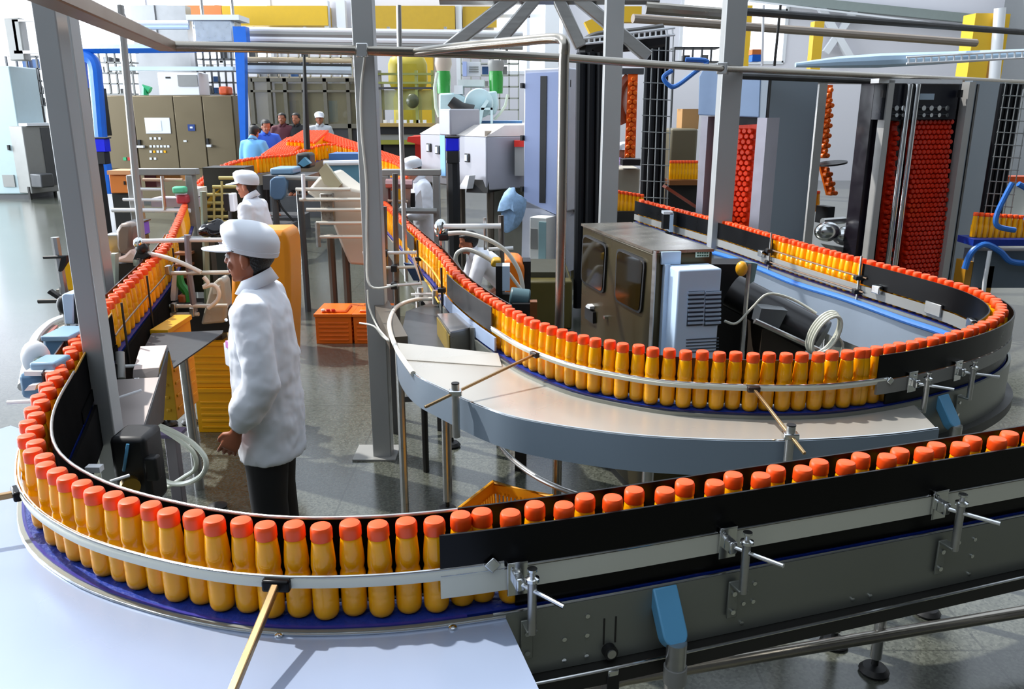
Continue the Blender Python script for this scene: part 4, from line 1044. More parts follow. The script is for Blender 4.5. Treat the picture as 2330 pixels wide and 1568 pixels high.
MB().beam(f.px(1700, -8), f.px(2400, 62), .25, .25).build('beam', mat('grey_green_beam', '#8a9490', .5), t)
MB().beam(f.px(1700, 4, -.2), f.px(2400, 88, -.2), .05, .05).build('lower_flange', WHITE, t)
def pipe3(lab, a, b, Y0, Y1, r, m, grp='pipes under the roof at top right'):
    single('roof_pipe', MB().tube([aty(a[0], a[1], Y0), aty(b[0], b[1], Y1)], r, 10), m, lab, 'pipe', grp)
pipe3('thin black pipe crossing the top right below the roof beam', (1690, 26), (2340, 74), 9, 12, .04, BLACK)
pipe3('brown grey pipe level with the middle of the crossed brace', (1440, 42), (2220, 98), 12, 14, .06, mat('taupe_pipe', '#8c7f72', .4))
pipe3('dark pipe just under the long overhead pipe at right', (1660, 172), (2400, 200), 7.6, 11, .03, BLACK)
pipe3('brown pipe at top edge left of the right hand column', (1470, 18), (1650, 32), 9, 9, .06, PIPEM)
t = thing('ladder_cable_tray', 'pale blue ladder cable tray over the right elevator cabinet', 'cable tray')
fz = F0(11)
MB().tube([fz.px(1810, 148), fz.px(1900, 142), fz.px(2000, 138), fz.px(2120, 133), fz.px(2340, 122)], [.03, .07, .09, .08, .06], 10).build('pale_sleeve', mat('pale_blue_sleeve', '#b7d3ea', .4), t)
mb = MB(); mb.tube([fz.px(2050, 132, -.15), fz.px(2340, 116, -.15)], .015, 6); mb.tube([fz.px(2050, 146, -.15), fz.px(2340, 132, -.15)], .015, 6)
for k in range(17):
    x = 2055+k*17; mb.tube([fz.px(x, 132-(x-2050)*.055, -.15), fz.px(x, 146-(x-2050)*.048, -.15)], .012, 6)
mb.build('wire_ladder', WHITE, t)
for a, b, lab in ((1737, 1734, 'thin white hanger rod right of the right hand column'), (1776, 1762, 'thin dark hanger rod further right of the right hand column')):
    single('hanger_rod', MB().tube([aty(a, 12, 10), aty(b, 150, 10)], .016, 8), WHITE if a == 1737 else DARK, lab, 'rod', 'hanger rods')
single('blue_orange_box', F0(10).rect(1712, 1732, 124, 140, 0, .15), BLUE, 'small blue box on the overhead pipe right of the column', 'box')
single('orange_box_lid', F0(10).rect(1712, 1732, 112, 124, 0, .15), mat('orange_panel', '#e08040'), 'small orange lid on the small blue box by the overhead pipe', 'lid')
t = thing('yellow_lifting_hook', 'yellow lifting beam and bracket at top centre right', 'lifting beam')
ff = F0(13)
ff.rect(1420, 1460, 14, 50, 0, .2).build('bracket', YWALL, t); ff.poly([(1330, 50), (1350, 42), (1372, 60), (1372, 90), (1350, 90)], 0, .2).build('hook', YWALL, t)
# right edge: second conveyor and hoses
f = F0(8.0)
t = thing('side_conveyor', 'short conveyor with blue hose arch at the right edge behind the bend', 'conveyor')
f.rect(2215, 2400, 545, 560, 0, .3).build('belt', BELT, t)
f.rect(2225, 2400, 575, 660, .1, .3).build('side_panel', mat('slate_panel', '#5f6b78', .4), t)
MB().tube(smoothpts([f.px(2195, 612), f.px(2210, 575), f.px(2240, 556), f.px(2275, 572), f.px(2300, 595), f.px(2345, 600)], 5), .03, 10).build('blue_hose', HOSEB, t)
f.line([(2250, 570), (2238, 640), (2232, 700)], .02, -.02).build('rod', WHITE, t)
f.rect(2200, 2216, 600, 760, .1, .3, z0=0).build('yellow_post', mat('ochre_post', '#b07c1c'), t); f.rect(2244, 2264, 610, 760, .1, .3, z0=0).build('yellow_post', mat('ochre_post', '#b07c1c'), t)
MB().tube(smoothpts([f.px(2262, 410, -.3), f.px(2246, 440, -.3), f.px(2228, 480, -.3), f.px(2230, 505, -.3), f.px(2268, 514, -.3)], 5), .025, 8).build('blue_hose', HOSEB, t)
MB().tube(smoothpts([f.px(2275, 412, -.3), f.px(2300, 430, -.3), f.px(2305, 460, -.3), f.px(2292, 492, -.3)], 5), .025, 8).build('blue_hose', HOSEB, t)
mb1, mb2 = MB(), MB()
for k in range(16):
    q = f.px(2232+k*13, 544+k*.8, .15); cheap_bottle(mb1, q, 8); cheap_cap(mb2, q, 8)
t = thing('juice_bottles', 'row of bottles on the short conveyor at the right edge', 'bottles', 'bottles inside the elevators'); t['kind'] = 'stuff'
mb1.build('bottle_bodies', JUICE, t)['kind'] = 'stuff'; mb2.build('bottle_caps', CAPM, t)['kind'] = 'stuff'
single('orange_rail', F0(10.5).rect(2225, 2400, 402, 416, 0, .2), mat('orange_red_rail', '#e0551e', .4), 'orange red rail behind the leaning tower at the right edge', 'rail')

# lattice racks and small boxes in the bright background
def lattice(x0, x1, y0, y1, Y, nx, ny, m, lab, fill=.4):
    f = F0(Y); t = thing('lattice_rack', lab, 'rack', 'lattice racks at the back')
    for k in range(nx+1): x = x0+(x1-x0)*k/nx; f.rect(x-1.5, x+1.5, y0, y1, 0, .06, z0=0 if k in (0, nx) else None).build('upright', m, t)
    for k in range(ny+1): y = y0+(y1-y0)*k/ny; f.rect(x0, x1, y-1.5, y+1.5, 0, .4).build('shelf', m, t)
    for k in range(ny):
        for j in range(nx):
            if rnd.random() < fill:
                a = x0+(x1-x0)*(j+.15)/nx; b = x0+(x1-x0)*(j+.8)/nx; y = y0+(y1-y0)*(k+1)/ny
                f.rect(a, b, y-(y1-y0)/ny*rnd.uniform(.4, .8), y, .1, .3).build('fixed_unit', rnd.choice((GREY, GREYD, WHITE, mat('denim_blue', '#3f68a0'), BEIGE, STEEL)), t)
lattice(228, 300, 118, 214, 21.9, 4, 4, GREY, 'grey lattice rack left of the white equipment box above the bronze cabinet')
lattice(448, 528, 108, 214, 22.0, 5, 4, GREYD, 'dark lattice rack right of the white equipment box above the bronze cabinet')
lattice(560, 800, 108, 176, 22.3, 10, 3, mat('tan_rack', '#a79c88', .5), 'long tan lattice rack above the bronze glass enclosure', .5)
lattice(1050, 1180, 118, 250, 21, 6, 5, mat('pale_rack', '#b5b8ae', .5), 'pale lattice rack behind the twin heads of the filling machine', .35)
lattice(20, 112, 128, 240, 23.2, 4, 4, GREYD, 'dark lattice rack at the far left above the grey box machine', .45)
lattice(1535, 1640, 108, 140, 14, 5, 1, GREYD, 'low wire rack on the wall behind the right hand column', .3)

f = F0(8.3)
t = thing('olive_shade_block', 'low olive brown block standing in for shaded floor below the lavender cabinet', 'shade block')  # added block, its olive colour stands in for the shaded floor
f.rect(1196, 1302, 640, 760, 0, 1.2, z0=0).build('base', mat('olive_floor_shade', '#4c4418', .45), t, bevel=.02)
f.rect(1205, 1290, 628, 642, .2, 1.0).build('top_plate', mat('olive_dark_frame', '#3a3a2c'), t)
# ---------------------------------------------------------------- left side, inside of the loops, crates
def crate(mb, x0, x1, y0, y1, z0, z1, th=.012, slots=True):
    """open plastic crate with slotted walls and a lip"""
    mb.box(x0, x1, y0, y1, z0, z0+th)
    for a, b, c, d in ((x0, x1, y0, y0+th), (x0, x1, y1-th, y1), (x0, x0+th, y0, y1), (x1-th, x1, y0, y1)):
        mb.box(a, b, c, d, z0, z0+(z1-z0)*.35); mb.box(a, b, c, d, z1-(z1-z0)*.28, z1)
        along = (b-a) > (d-c); L_ = (b-a) if along else (d-c); n = max(5, int(L_/.035))
        for k in range(n+1):
            p = k/n
            if along: x = a+(b-a-.014)*p; mb.box(x, x+.014, c, d, z0, z1)
            else: y = c+(d-c-.014)*p; mb.box(a, b, y, y+.014, z0, z1)
        mb.box(a-.012 if not along else a, b+.012 if not along else b, c-.012 if along else c, d+.012 if along else d, z1-.02, z1)
    return mb
def solid_crate(mb, x0, x1, y0, y1, z0, z1):
    mb.box(x0, x1, y0, y1, z0, z1-.03); mb.box(x0-.01, x1+.01, y0-.01, y1+.01, z1-.03, z1)
    n = 5
    for k in range(n): 
        z = z0+(z1-z0)*(.1+.14*k); mb.box(x0+.03, x1-.03, y0-.006, y0, z, z+.018); mb.box(x1, x1+.006, y0+.03, y1-.03, z, z+.018); mb.box(x0-.006, x0, y0+.03, y1-.03, z, z+.018)
    return mb
def px_x(px, py, Y): return aty(px, py, Y).x
# yellow crate stack
Y0 = 5.45; xa, xb = px_x(436, 860, Y0), px_x(436, 860, Y0)+.42
single('yellow_crate', solid_crate(MB(), xa+.01, xb, Y0, Y0+.32, 0, .33), YELLOW, 'lower yellow crate standing on the floor behind the man in white', 'crate', 'yellow crates', bevel=.008)
single('yellow_crate', solid_crate(MB(), xa, xb-.01, Y0+.01, Y0+.33, .332, .665), YELLOW, 'upper yellow crate of the stack behind the man in white', 'crate', 'yellow crates', bevel=.008)
Y0 = 4.6; xa = px_x(362, 880, Y0)
single('yellow_crate', solid_crate(MB(), xa, xa+.085, Y0, Y0+.35, .42, .98), mat('ochre_yellow', '#d8a41a', .4), 'narrow yellow crate standing on end beside the grey chute', 'crate', 'yellow crates', bevel=.008)
# orange crates on floor
Y0 = 7.75; xa = px_x(717, 730, Y0)
for k, lab in enumerate(('orange crate on the floor, left of the pair beside the middle column', 'orange crate on the floor, right of the pair, partly behind the middle column')):
    t = thing('orange_crate', lab, 'crate', 'orange crates on the floor')
    x = xa+k*.37
    solid_crate(MB(), x, x+.35, Y0, Y0+.45, 0, .30).build('crate_shell', mat('deep_orange_plastic', '#ea6a10', .35, 0, .1, 5), t, bevel=.02)
    MB().cbox((x+.175, Y0+.2, .31), (.25, .3, .03)).build('crate_filling', mat('deep_orange_plastic', '#ea6a10'), t, bevel=.02)
    if k == 0:
        for j in range(3): MB().tube([(x+.07+j*.05, Y0+.05, .318), (x+.07+j*.05, Y0+.05, .335)], .018, 12).build('loose_cap', (WHITE, RED, RED)[j], t)
# yellow basket by front conveyor (floor)
w = [atz(1043, 1160, .3), atz(1122, 1098, .3), atz(1255, 1130, .3)]
a, b, c = w; d = a+(c-b)
def trap(z, k):
    ctr = (a+b+c+d)/4; return [Vector((ctr.x+(p.x-ctr.x)*k, ctr.y+(p.y-ctr.y)*k, z)) for p in (a, b, c, d)]
mb = MB(); r0, r1 = trap(.02, .78), trap(.3, 1.0)
for i in range(4):
    p0, p1, q0, q1 = r0[i], r0[(i+1) % 4], r1[i], r1[(i+1) % 4]
    def L2(u, v): return (p0.lerp(p1, u)).lerp(q0.lerp(q1, u), v)
    mb.plate([L2(0, 0), L2(1, 0), L2(1, .45), L2(0, .45)], .008); mb.plate([L2(0, .8), L2(1, .8), L2(1, 1), L2(0, 1)], .008)
    n = 14
    for k in range(n+1): mb.plate([L2(max(0, k/n-.018), .4), L2(min(1, k/n+.018), .4), L2(min(1, k/n+.018), .85), L2(max(0, k/n-.018), .85)], .008)
mb.plate(r0, .008); mb.tube([p for p in r1], .014, 8, closed=True)
single('yellow_basket', mb, mat('yellow_orange_plastic', '#f3a712', .4), 'yellow orange slotted basket on the floor behind the front conveyor caps', 'basket')
# tall orange bin behind the man
Y0 = 4.75; f = F0(Y0)
mb = f.poly([(524, 700), (524, 560), (535, 535), (560, 526), (640, 525), (652, 530), (657, 560), (659, 600), (660, 700), (655, 960), (530, 960)], 0, .3)
single('orange_bin', mb, mat('amber_plastic', '#ef9312', .4, 0, .06, 3), 'tall amber orange bin with rounded top directly behind the man in white', 'bin', bevel=.03)
# yellow crates on the far left
f = F0(5.2)
t = thing('yellow_crate', 'yellow crate standing outside the line, left of the front column', 'crate', 'yellow crates')
f.poly([(133, 660), (128, 592), (160, 586), (172, 592), (175, 665)], 0, .3).build('crate_shell', YELLOW, t, bevel=.015); f.rect(136, 172, 663, 900, .05, .25, z0=0).build('stand', GREY, t)
f = F0(4.4)
t = thing('stand_post', 'upright grey rod with a black clamp at the far left of the line', 'post')
f.line([(125, 540), (147, 672)], .022).build('rod', STEEL, t); f.line([(147, 672), (165, 800)], .022).build('lower_rod', STEEL, t)
f.line([(106, 584), (165, 582)], .008, -.03).build('cross_rod', BLACK, t); f.poly([(152, 582), (164, 578), (164, 592), (150, 614), (146, 612)], -.06, -.03).build('clamp_lever', BLACK, t)
f.poly([(118, 662), (124, 656), (147, 672), (143, 678)], -.05, -.02).build('black_lever', BLACK, t); f.line([(92, 684), (152, 683)], .012, -.02).build('lower_cross_rod', DARK, t)
# sensor box and motors on the outside of left run
f = F0(3.62)
t = thing('sensor_box', 'pale blue and black sensor box mounted outside the left run', 'sensor')
f.poly([(139, 672), (148, 667), (166, 670), (167, 738), (147, 738)], 0, .1).build('pale_half', PALEB, t, bevel=.006)
f.poly([(166, 668), (186, 664), (188, 738), (168, 738)], .005, .1).build('black_half', BLACK, t, bevel=.006)
f.rect(158, 164, 738, 800, .04, .06, z0=.9).build('stem', STEEL, t); f.rect(160, 186, 738, 745, .0, .08).build('white_base', WHITE, t)
MB().sphere(f.px(133, 700, .05), .035, 12, 8, (.9, 1, 1.3)).build('black_knob', BLACK, t)
BGREY = mat('blue_grey_motor', '#4f7290', .45, .1, .1, 6)
t = thing('drive_motor', 'blue grey drive motor block below the sensor box, outside the left run', 'motor', 'drive motors outside the left run')
f = F0(3.35); f.rect(97, 158, 768, 830, 0, .16).build('housing', BGREY, t, bevel=.02); f.rect(95, 160, 764, 776, -.01, .17).build('lid', mat('pale_motor_lid', '#7c9cb6', .45), t, bevel=.005)
t = thing('drive_motor', 'lowest blue grey drive motor block at the left edge beside the nearest curve', 'motor', 'drive motors outside the left run')
f = F0(2.95); f.rect(42, 118, 850, 910, 0, .16).build('housing', BGREY, t, bevel=.02); f.rect(66, 126, 826, 848, 0, .12).build('top_box', mat('pale_motor_lid', '#7c9cb6'), t, bevel=.01)
f.rect(62, 128, 842, 852, -.02, .1).build('white_plate', WHITE, t); f.line([(28, 910), (82, 907)], .008, -.03).build('rod', WHITE, t)
f.poly([(72, 880), (82, 868), (100, 866), (96, 878)], -.05, -.02).build('clip', WHITE, t)
t = thing('white_curved_guard', 'white curved guard and grey tray left of the sensor box', 'guard')
gp = smoothpts([atz(150, 722, 1.0), atz(112, 738, 1.0), atz(80, 772, 1.0), atz(62, 830, 1.0), atz(52, 880, 1.0)], 6)
MB().tube(gp, .022, 10).build('white_ring', WHITE, t)
MB().plate([atz(152, 728, .97), atz(118, 742, .97), atz(84, 775, .97), atz(100, 790, .97), atz(160, 775, .97)], .01).build('grey_tray', BEIGE, t)
MB().beam(atz(128, 742, .985), atz(98, 775, .985), .02, .01).build('red_strip', mat('rose_strip', '#a06058', .5), t)
MB().sphere(aty(82, 815, 3.1), .055, 14, 10, (1, .8, 1.3)).build('white_motor_cover', WHITE, t)
MB().cbox(aty(112, 822, 3.05), (.1, .05, .03)).build('green_connector', mat('dark_green', '#1e3a34'), t, bevel=.008)
# clamps, posts, tanks between the column and the left run
f = F0(5.6)
t = thing('steel_pot', 'taupe steel pot with pink bowl beside the left run, below the blue topped post', 'pot')
f.poly([(262, 525), (272, 508), (298, 508), (300, 520), (298, 570), (285, 580), (268, 578), (262, 560)], 0, .12).build('pot', mat('taupe_pot', '#8b7d74', .4, .3), t, bevel=.03)
f.poly([(264, 596), (268, 586), (285, 580), (300, 565), (318, 585), (320, 600)], -.02, .12).build('pink_bowl', mat('pale_pink_plastic', '#e8c4b4', .4), t, bevel=.02)
f.rect(262, 322, 600, 680, 0, .12).build('dark_support', DARK, t)
MB().cbox(f.px(256, 560, .05), (.09, .09, .16)).build('chrome_box', STEEL, t, bevel=.01)
f = F0(5.15)
t = thing('guide_rod_stand', 'pale upright tube with short white cross rods left of the left run', 'stand')
f.poly([(247, 578), (262, 578), (262, 660), (246, 660)], 0, .05).build('upright', mat('pale_green_tube', '#bfc9b8', .4), t)
for x0, x1, y in ((193, 258, 575), (203, 240, 646), (207, 246, 671)): f.line([(x0, y), (x1, y-1)], .014, -.04).build('cross_rod', WHITE, t)
f.rect(228, 246, 592, 640, .02, .1).build('yellow_block', YELLOW, t, bevel=.01)
f.line([(254, 660), (258, 900)], .02, .02).build('lower_upright', GREYD, t)
f = F0(5.35)
t = thing('rod_clamp_head', 'black and chrome clamp head over the left run with a long white rod', 'clamp')
MB().sphere(f.px(316, 553), .035, 12, 8, (1, 1, 1.1)).build('upper_joint', CHROME, t); MB().sphere(f.px(323, 566), .04, 12, 8).build('black_joint', BLACK, t)
f.poly([(305, 590), (312, 572), (330, 570), (345, 582), (330, 590), (318, 586)], -.02, .03).build('claw', BLACK, t, bevel=.005)
f.line([(320, 549), (440, 546), (520, 546)], .015).build('long_rod', WHITE, t)
f.rect(306, 320, 590, 604, -.02, .03).build('chrome_foot', CHROME, t)
f.line([(318, 556), (316, 600), (314, 640)], .012, .01).build('stem', STEEL, t)
# grey inspection frames
def portal(pts, Y, lab, extra):
    f = F0(Y); t = thing('inspection_frame', lab, 'frame', 'grey inspection frames')
    x0, x1, y0, yb, w = pts
    f.rect(x0, x1, y0, y0+w, 0, .12).build('top_bar', GREY, t, bevel=.008)
    f.rect(x0, x0+w*1.5, y0+w, yb, 0, .12, z0=0).build('left_post', GREY, t, bevel=.008); f.rect(x1-w*1.1, x1, y0+w, yb, 0, .12, z0=0).build('right_post', GREY, t, bevel=.008)
    for (a, b, y, m, r) in extra: f.line([(a, y), (b, y+1)], r, -.05).build('cross_rod', m, t)
    return f, t
f, t = portal((296, 445, 384, 560, 15), 8.6, 'grey inspection frame left of the woman in white, with cross rods', ((260, 437, 477, WHITE, .022), (330, 420, 408, mat('tan_rod', '#c8a890'), .016), (285, 375, 453, WHITE, .016), (320, 375, 429, WHITE, .014)))
f.line([(374, 400), (380, 476)], .02, -.06).build('upright_rod', STEEL, t)
f.rect(320, 346, 398, 428, .1, .3).build('maroon_box', mat('maroon_paint', '#5c1f22', .4), t); f.rect(344, 402, 398, 416, .1, .3).build('orange_block', mat('tan_orange', '#c98a4a', .5), t, bevel=.02)
f.rect(330, 440, 455, 475, .15, .4).build('mauve_panel', mat('pale_mauve', '#c8bcc4', .5), t); f.rect(380, 432, 434, 452, .2, .5).build('white_panel', WHITE, t)
MB().cbox(f.px(418, 430, -.1), (.13, .1, .07)).build('green_cloth', mat('mint_green', '#5fc79a', .6), t, bevel=.02)
f.rect(408, 432, 442, 462, -.1, .05).build('red_motor', mat('rose_red', '#c0404a', .4), t, bevel=.02)
f2, t2 = portal((868, 1002, 386, 640, 14), 8.8, 'grey inspection frame in front of the worker with lowered head, right of the middle column', ((885, 995, 478, GREY, .03), (880, 940, 417, mat('rose_steel', '#b89090', .3, .5), .05), (884, 930, 456, mat('tan_rod', '#c8a890'), .014)))
f2.rect(884, 890, 420, 470, -.02, .02).build('inner_post', mat('dark_maroon_post', '#4a1e1c'), t2); f2.poly([(922, 420), (935, 416), (934, 478), (926, 478)], -.02, .02).build('lever_plate', STEEL, t2)
f2.poly([(945, 478), (947, 445), (958, 432), (962, 478)], -.03, 0).build('white_fork', WHITE, t2); f2.rect(934, 944, 440, 472, 0, .05).build('black_block', BLACK, t2)
# rack of rungs behind the woman
f = F0(9.0)
t = thing('rung_rack', 'dark rack of pale yellow rungs under the orange arc, left of the woman in white', 'rack')
f.rect(448, 545, 385, 520, .25, .6, z0=0).build('dark_back', mat('olive_black', '#1c1c10', .5), t)
PY = mat('pale_yellow_rod', '#cdbb74', .4)
for y, a, b in ((405, 498, 546), (425, 484, 546), (443, 470, 530), (462, 456, 515), (477, 452, 515), (493, 452, 520), (505, 456, 520)): f.line([(a, y), (b, y)], .018).build('rung', PY, t)
for x, y0 in ((456, 460), (488, 430), (506, 412)): f.line([(x, y0), (x+1, 510)], .013, -.02).build('upright', PY, t)
f.poly([(456, 478), (480, 445), (500, 430), (490, 445), (470, 478)], .0, .06).build('yellow_bracket', mat('mustard_bracket', '#c69a20', .4), t)
t = thing('operator_screen', 'black screen with white casing edge in front of the woman in white', 'screen')
f = F0(8.0); f.rect(509, 521, 442, 480, 0, .1).build('black_face', BLACK, t); f.rect(519, 532, 441, 482, .01, .12).build('white_casing', WHITE, t, bevel=.01); f.line([(520, 480), (520, 560)], .02, .05).build('stem', DARK, t)
f.line([(520, 560), (520, 900)], .03, .05).build('stand', DARK, t)
f = F0(5.4)
mb = MB().sphere(f.px(480, 528, .1), .11, 18, 10, (1, .7, .55))
for i, q in enumerate(mb.v):
    n_ = noise.noise(Vector(q)*14)*.03; mb.v[i] = (q[0]+n_, q[1], q[2]+n_)
single('black_plastic_bag', mb, mat('glossy_black_plastic', '#141018', .12), 'crumpled glossy black bag lying by the long white rod, above the man’s brim', 'bag')
t = thing('guide_rod_rack', 'rack of posts and white cross rods left of the man in white', 'rack')
GGREEN = mat('green_grey_post', '#87907c', .4, .3)
f.line([(447, 440), (453, 560), (458, 700)], .022, .12).build('post', GGREEN, t)
f.line([(433, 532), (437, 620), (449, 704)], .022, -.05).build('post', mat('grey_mauve_post', '#8b868e', .35, .5), t)
for x0, x1, y in ((395, 530, 617), (330, 525, 692), (320, 460, 711), (305, 400, 734)): f.line([(x0, y+1), (x1, y-1)], .014, -.06).build('cross_rod', mat('ivory_rod', '#d8d2c4', .3, .2), t)
for x, y in ((405, 690), (370, 712), (372, 735), (447, 700), (392, 606)):
    f.rect(x-5, x+5, y-6, y+14, -.09, -.04).build('rod_clamp', STEEL, t, bevel=.004)
f.rect(300, 520, 700, 762, .05, .3).build('black_bed', BLACK, t, bevel=.01)
f.rect(310, 330, 762, 900, .1, .2, z0=0).build('leg', DARK, t); f.rect(480, 500, 762, 900, .1, .2, z0=0).build('leg', DARK, t)
f.rect(365, 440, 560, 690, .35, .45).build('dark_back_panel', mat('olive_black', '#1c1c10'), t)
for k in range(5): f.rect(362, 398, 590+k*27, 596+k*27, .25, .36).build('shelf_slat', mat('brown_slat', '#8a5a3c', .4), t)
f.poly([(390, 622), (400, 620), (396, 686), (384, 686)], .02, .06).build('white_upright', WHITE, t)
MB().tube(smoothpts([f.px(400, 628, .05), f.px(405, 650, .05), f.px(418, 668, .05), f.px(422, 690, .05)], 4), [.03]*13, 8).build('green_arm', mat('leaf_green', '#3f8f3a'), t)
f.rect(404, 420, 672, 690, .0, .08).build('brown_block', mat('brown_orange_block', '#a0562c', .4), t, bevel=.01)
single('white_hose', MB().tube(smoothpts([f.px(325, 573, -.04), f.px(370, 579, -.05), f.px(420, 592, -.08), f.px(470, 613, -.1)], 5), .014, 10), WHITEH, 'straight white hose sloping down from the clamp head over the left run', 'hose', 'white hoses')
single('white_hose', MB().tube(smoothpts([f.px(478, 622, -.12), f.px(488, 636, -.12), f.px(478, 645, -.12), f.px(500, 640, -.12), f.px(512, 655, -.12), f.px(508, 675, -.12), f.px(488, 692, -.12)], 5), .014, 10), WHITEH, 'curled white hose just left of the man’s chin', 'hose', 'white hoses')
t = thing('clear_canister', 'translucent beige canister under the curled white hose', 'canister')
f.poly([(468, 690), (478, 650), (498, 632), (508, 640), (514, 690), (512, 735), (455, 740)], .0, .15).build('canister', mat('cloudy_plastic', '#b9b3a4', .25, 0, .1), t, bevel=.02)
f.rect(486, 502, 650, 668, -.02, 0).build('label_plate', mat('pale_label', '#c8ccc4', .5), t)
# dark triangular sheet, chute, hoses
t = thing('dark_triangular_sheet', 'dark grey triangular sheet metal shelf pointing at the man in white', 'shelf')
MB().plate([atz(345, 760, .98), atz(508, 753, .98), atz(506, 760, .98), atz(395, 838, .98), atz(385, 800, .98), atz(325, 800, .98)], .008, (0, 0, 1)).build('sheet', mat('charcoal_sheet', '#3a3b3d', .5, .2, .05), t)
q = atz(430, 790, 0); qq = aty(415, 815, 4.5); q2 = aty(450, 1005, 4.5)
MB().tube([aty(415, 800, 4.55), Vector((aty(430, 900, 4.55).x, 4.55, 0))], .03, 12).build('leg', STEEL, t)
t = thing('sheet_metal_chute', 'pinkish grey bent sheet metal chute inside the front curve', 'chute')
CH = mat('pink_grey_sheet', '#a79d99', .4, .3, .05, 2)
MB().plate([aty(320, 790, 4.0), aty(380, 787, 4.0), aty(362, 838, 3.75), aty(304, 843, 3.75)], .008).build('upper_sheet', mat('pale_pink_sheet', '#d6c6c0', .4, .3), t)
MB().plate([aty(304, 842, 3.75), aty(362, 838, 3.75), aty(360, 858, 3.73), aty(303, 860, 3.73)], .008).build('front_lip', CH, t)
MB().plate([aty(255, 866, 3.7), aty(362, 860, 3.7), aty(318, 998, 3.2), aty(253, 1002, 3.2)], .008).build('lower_sheet', CH, t)
MB().plate([aty(362, 860, 3.7), aty(382, 790, 4.0), aty(370, 960, 3.72), aty(330, 985, 3.25), aty(318, 998, 3.2)], .008).build('side_cheek', GREYD, t)
MB().tube([aty(254, 910, 3.45), aty(322, 888, 3.5)], .006, 8).build('white_rod', WHITE, t)
MB().tube([aty(262, 834, 3.8), aty(335, 832, 3.8)], .008, 8).build('white_rod', WHITE, t)
MB().tube([aty(272, 802, 3.82), aty(275, 862, 3.75)], .022, 12).build('grey_cylinder', GREY, t)
MB().sphere(aty(250, 900, 3.5), .05, 12, 8, (.7, .7, 1.4)).build('dark_motor', DARK, t)
MB().tube([aty(290, 950, 3.45), Vector((aty(290, 950, 3.45).x, 3.45, 0))], .03, 10).build('leg', DARK, t)
t = thing('black_gear_motor', 'black gear motor with brass fittings inside the nearest curve', 'motor')
p = aty(318, 1060, 3.0)
MB().cbox(p, (.14, .16, .3)).build('housing', BLACK, t, bevel=.02)
MB().tube([p+Vector((0, -.1, -.03)), p+Vector((.02, -.13, -.03))], .035, 14).build('brass_cap', mat('brass', '#b08a3c', .3, .9), t)
MB().cbox(p+Vector((.08, -.06, .02)), (.05, .05, .1)).build('side_box', BLACK, t, bevel=.01)
MB().tube(smoothpts([p+Vector((-.02, -.09, .02)), p+Vector((0, -.1, .08)), p+Vector((.01, -.09, .13))], 4), .006, 8).build('blue_wire', LBLUE, t)
MB().tube([Vector((p.x, p.y, 0)), p], .05, 10).build('pedestal', DARK, t)
MB().cbox(aty(215, 1066, 2.6), (.05, .03, .02)).build('white_clip', WHITE, t); MB().tube([aty(250, 1096, 2.55), aty(294, 1082, 2.6)], .006, 8).build('white_rod', WHITE, t)
hz = [aty(*q) for q in ((362, 968, 3.9), (400, 985, 3.85), (440, 1010, 3.8), (468, 1045, 3.75), (462, 1078, 3.75), (430, 1098, 3.8), (390, 1100, 3.85), (358, 1080, 3.9), (346, 1040, 3.9), (343, 1000, 3.9))]
single('white_hose', MB().tube(smoothpts(hz, 5), .013, 10), mat('cloudy_hose', '#d2d6c6', .3), 'large loop of cloudy white hose hanging inside the front curve', 'hose', 'white hoses')
hz = [aty(*q) for q in ((365, 975, 4.0), (405, 1000, 3.95), (440, 1030, 3.9), (445, 1065, 3.9), (420, 1085, 3.95), (380, 1108, 4.0), (350, 1108, 4.0))]
single('white_hose', MB().tube(smoothpts(hz, 5), .012, 10), mat('cloudy_hose', '#d2d6c6'), 'smaller inner loop of cloudy hose hanging inside the front curve', 'hose', 'white hoses')
p = aty(390, 985, 4.2)
t = thing('support_post', 'grey steel support post behind the hanging hose loops', 'post')
MB().box(p.x-.03, p.x+.03, 4.17, 4.23, 0, p.z).build('post', mat('grey_mauve_post', '#8b868e'), t, bevel=.004); MB().cbox(p, (.12, .12, .02)).build('top_plate', mat('mauve_plate', '#6c6284', .4), t)
MB().lathe([(.05, 0), (.055, .015), (.015, .03)], 14, (p.x+.17, 4.3, 0)).build('rubber_foot', BLACK, t)
# orange locker
f = F0(12.5)
t = thing('orange_locker', 'small orange locker box on a dark stand, left of the grey inspection frame', 'locker')
f.rect(250, 296, 396, 440, 0, .35).build('body', mat('locker_orange', '#d6792c', .5), t, bevel=.01); f.rect(247, 299, 388, 397, -.05, .4).build('top', mat('locker_top', '#d99a6a', .5), t)
f.rect(253, 290, 400, 438, -.015, 0).build('door', mat('locker_orange', '#d6792c'), t); f.rect(284, 287, 412, 420, -.04, -.015).build('handle', BLACK, t)
f.rect(256, 294, 440, 520, .05, .3, z0=0).build('stand', DARK, t)
# support table, sensor box, hopper in the middle distance
f = F0(9.2)
t = thing('support_table', 'grey steel support table with thin legs in the aisle, right of the woman in white', 'table')
f.rect(598, 700, 400, 432, 0, .6).build('top_box', GREYD, t); f.line([(640, 402), (800, 408)], .025, -.1).build('front_beam', GREY, t)
for x, y in ((688, 603), (630, 560)):
    q = f.px(x, 440, -.1); MB().tube([Vector((q.x, q.y, 0)), q], .035, 8).build('leg', GREYD, t)
f.poly([(622, 408), (632, 400), (655, 400), (660, 412), (658, 440), (650, 452), (632, 452), (622, 442)], -.15, -.05).build('blue_box', mat('slate_blue_box', '#50708f', .4), t, bevel=.015)
MB().tube(smoothpts([f.px(640, 455, -.12), f.px(652, 475, -.12), f.px(675, 500, -.12)], 4), .012, 8).build('cable', BLACK, t)
f.rect(608, 660, 384, 400, .1, .5).build('blue_lid', mat('pale_slate_blue', '#7b9cb8', .4), t, bevel=.02)
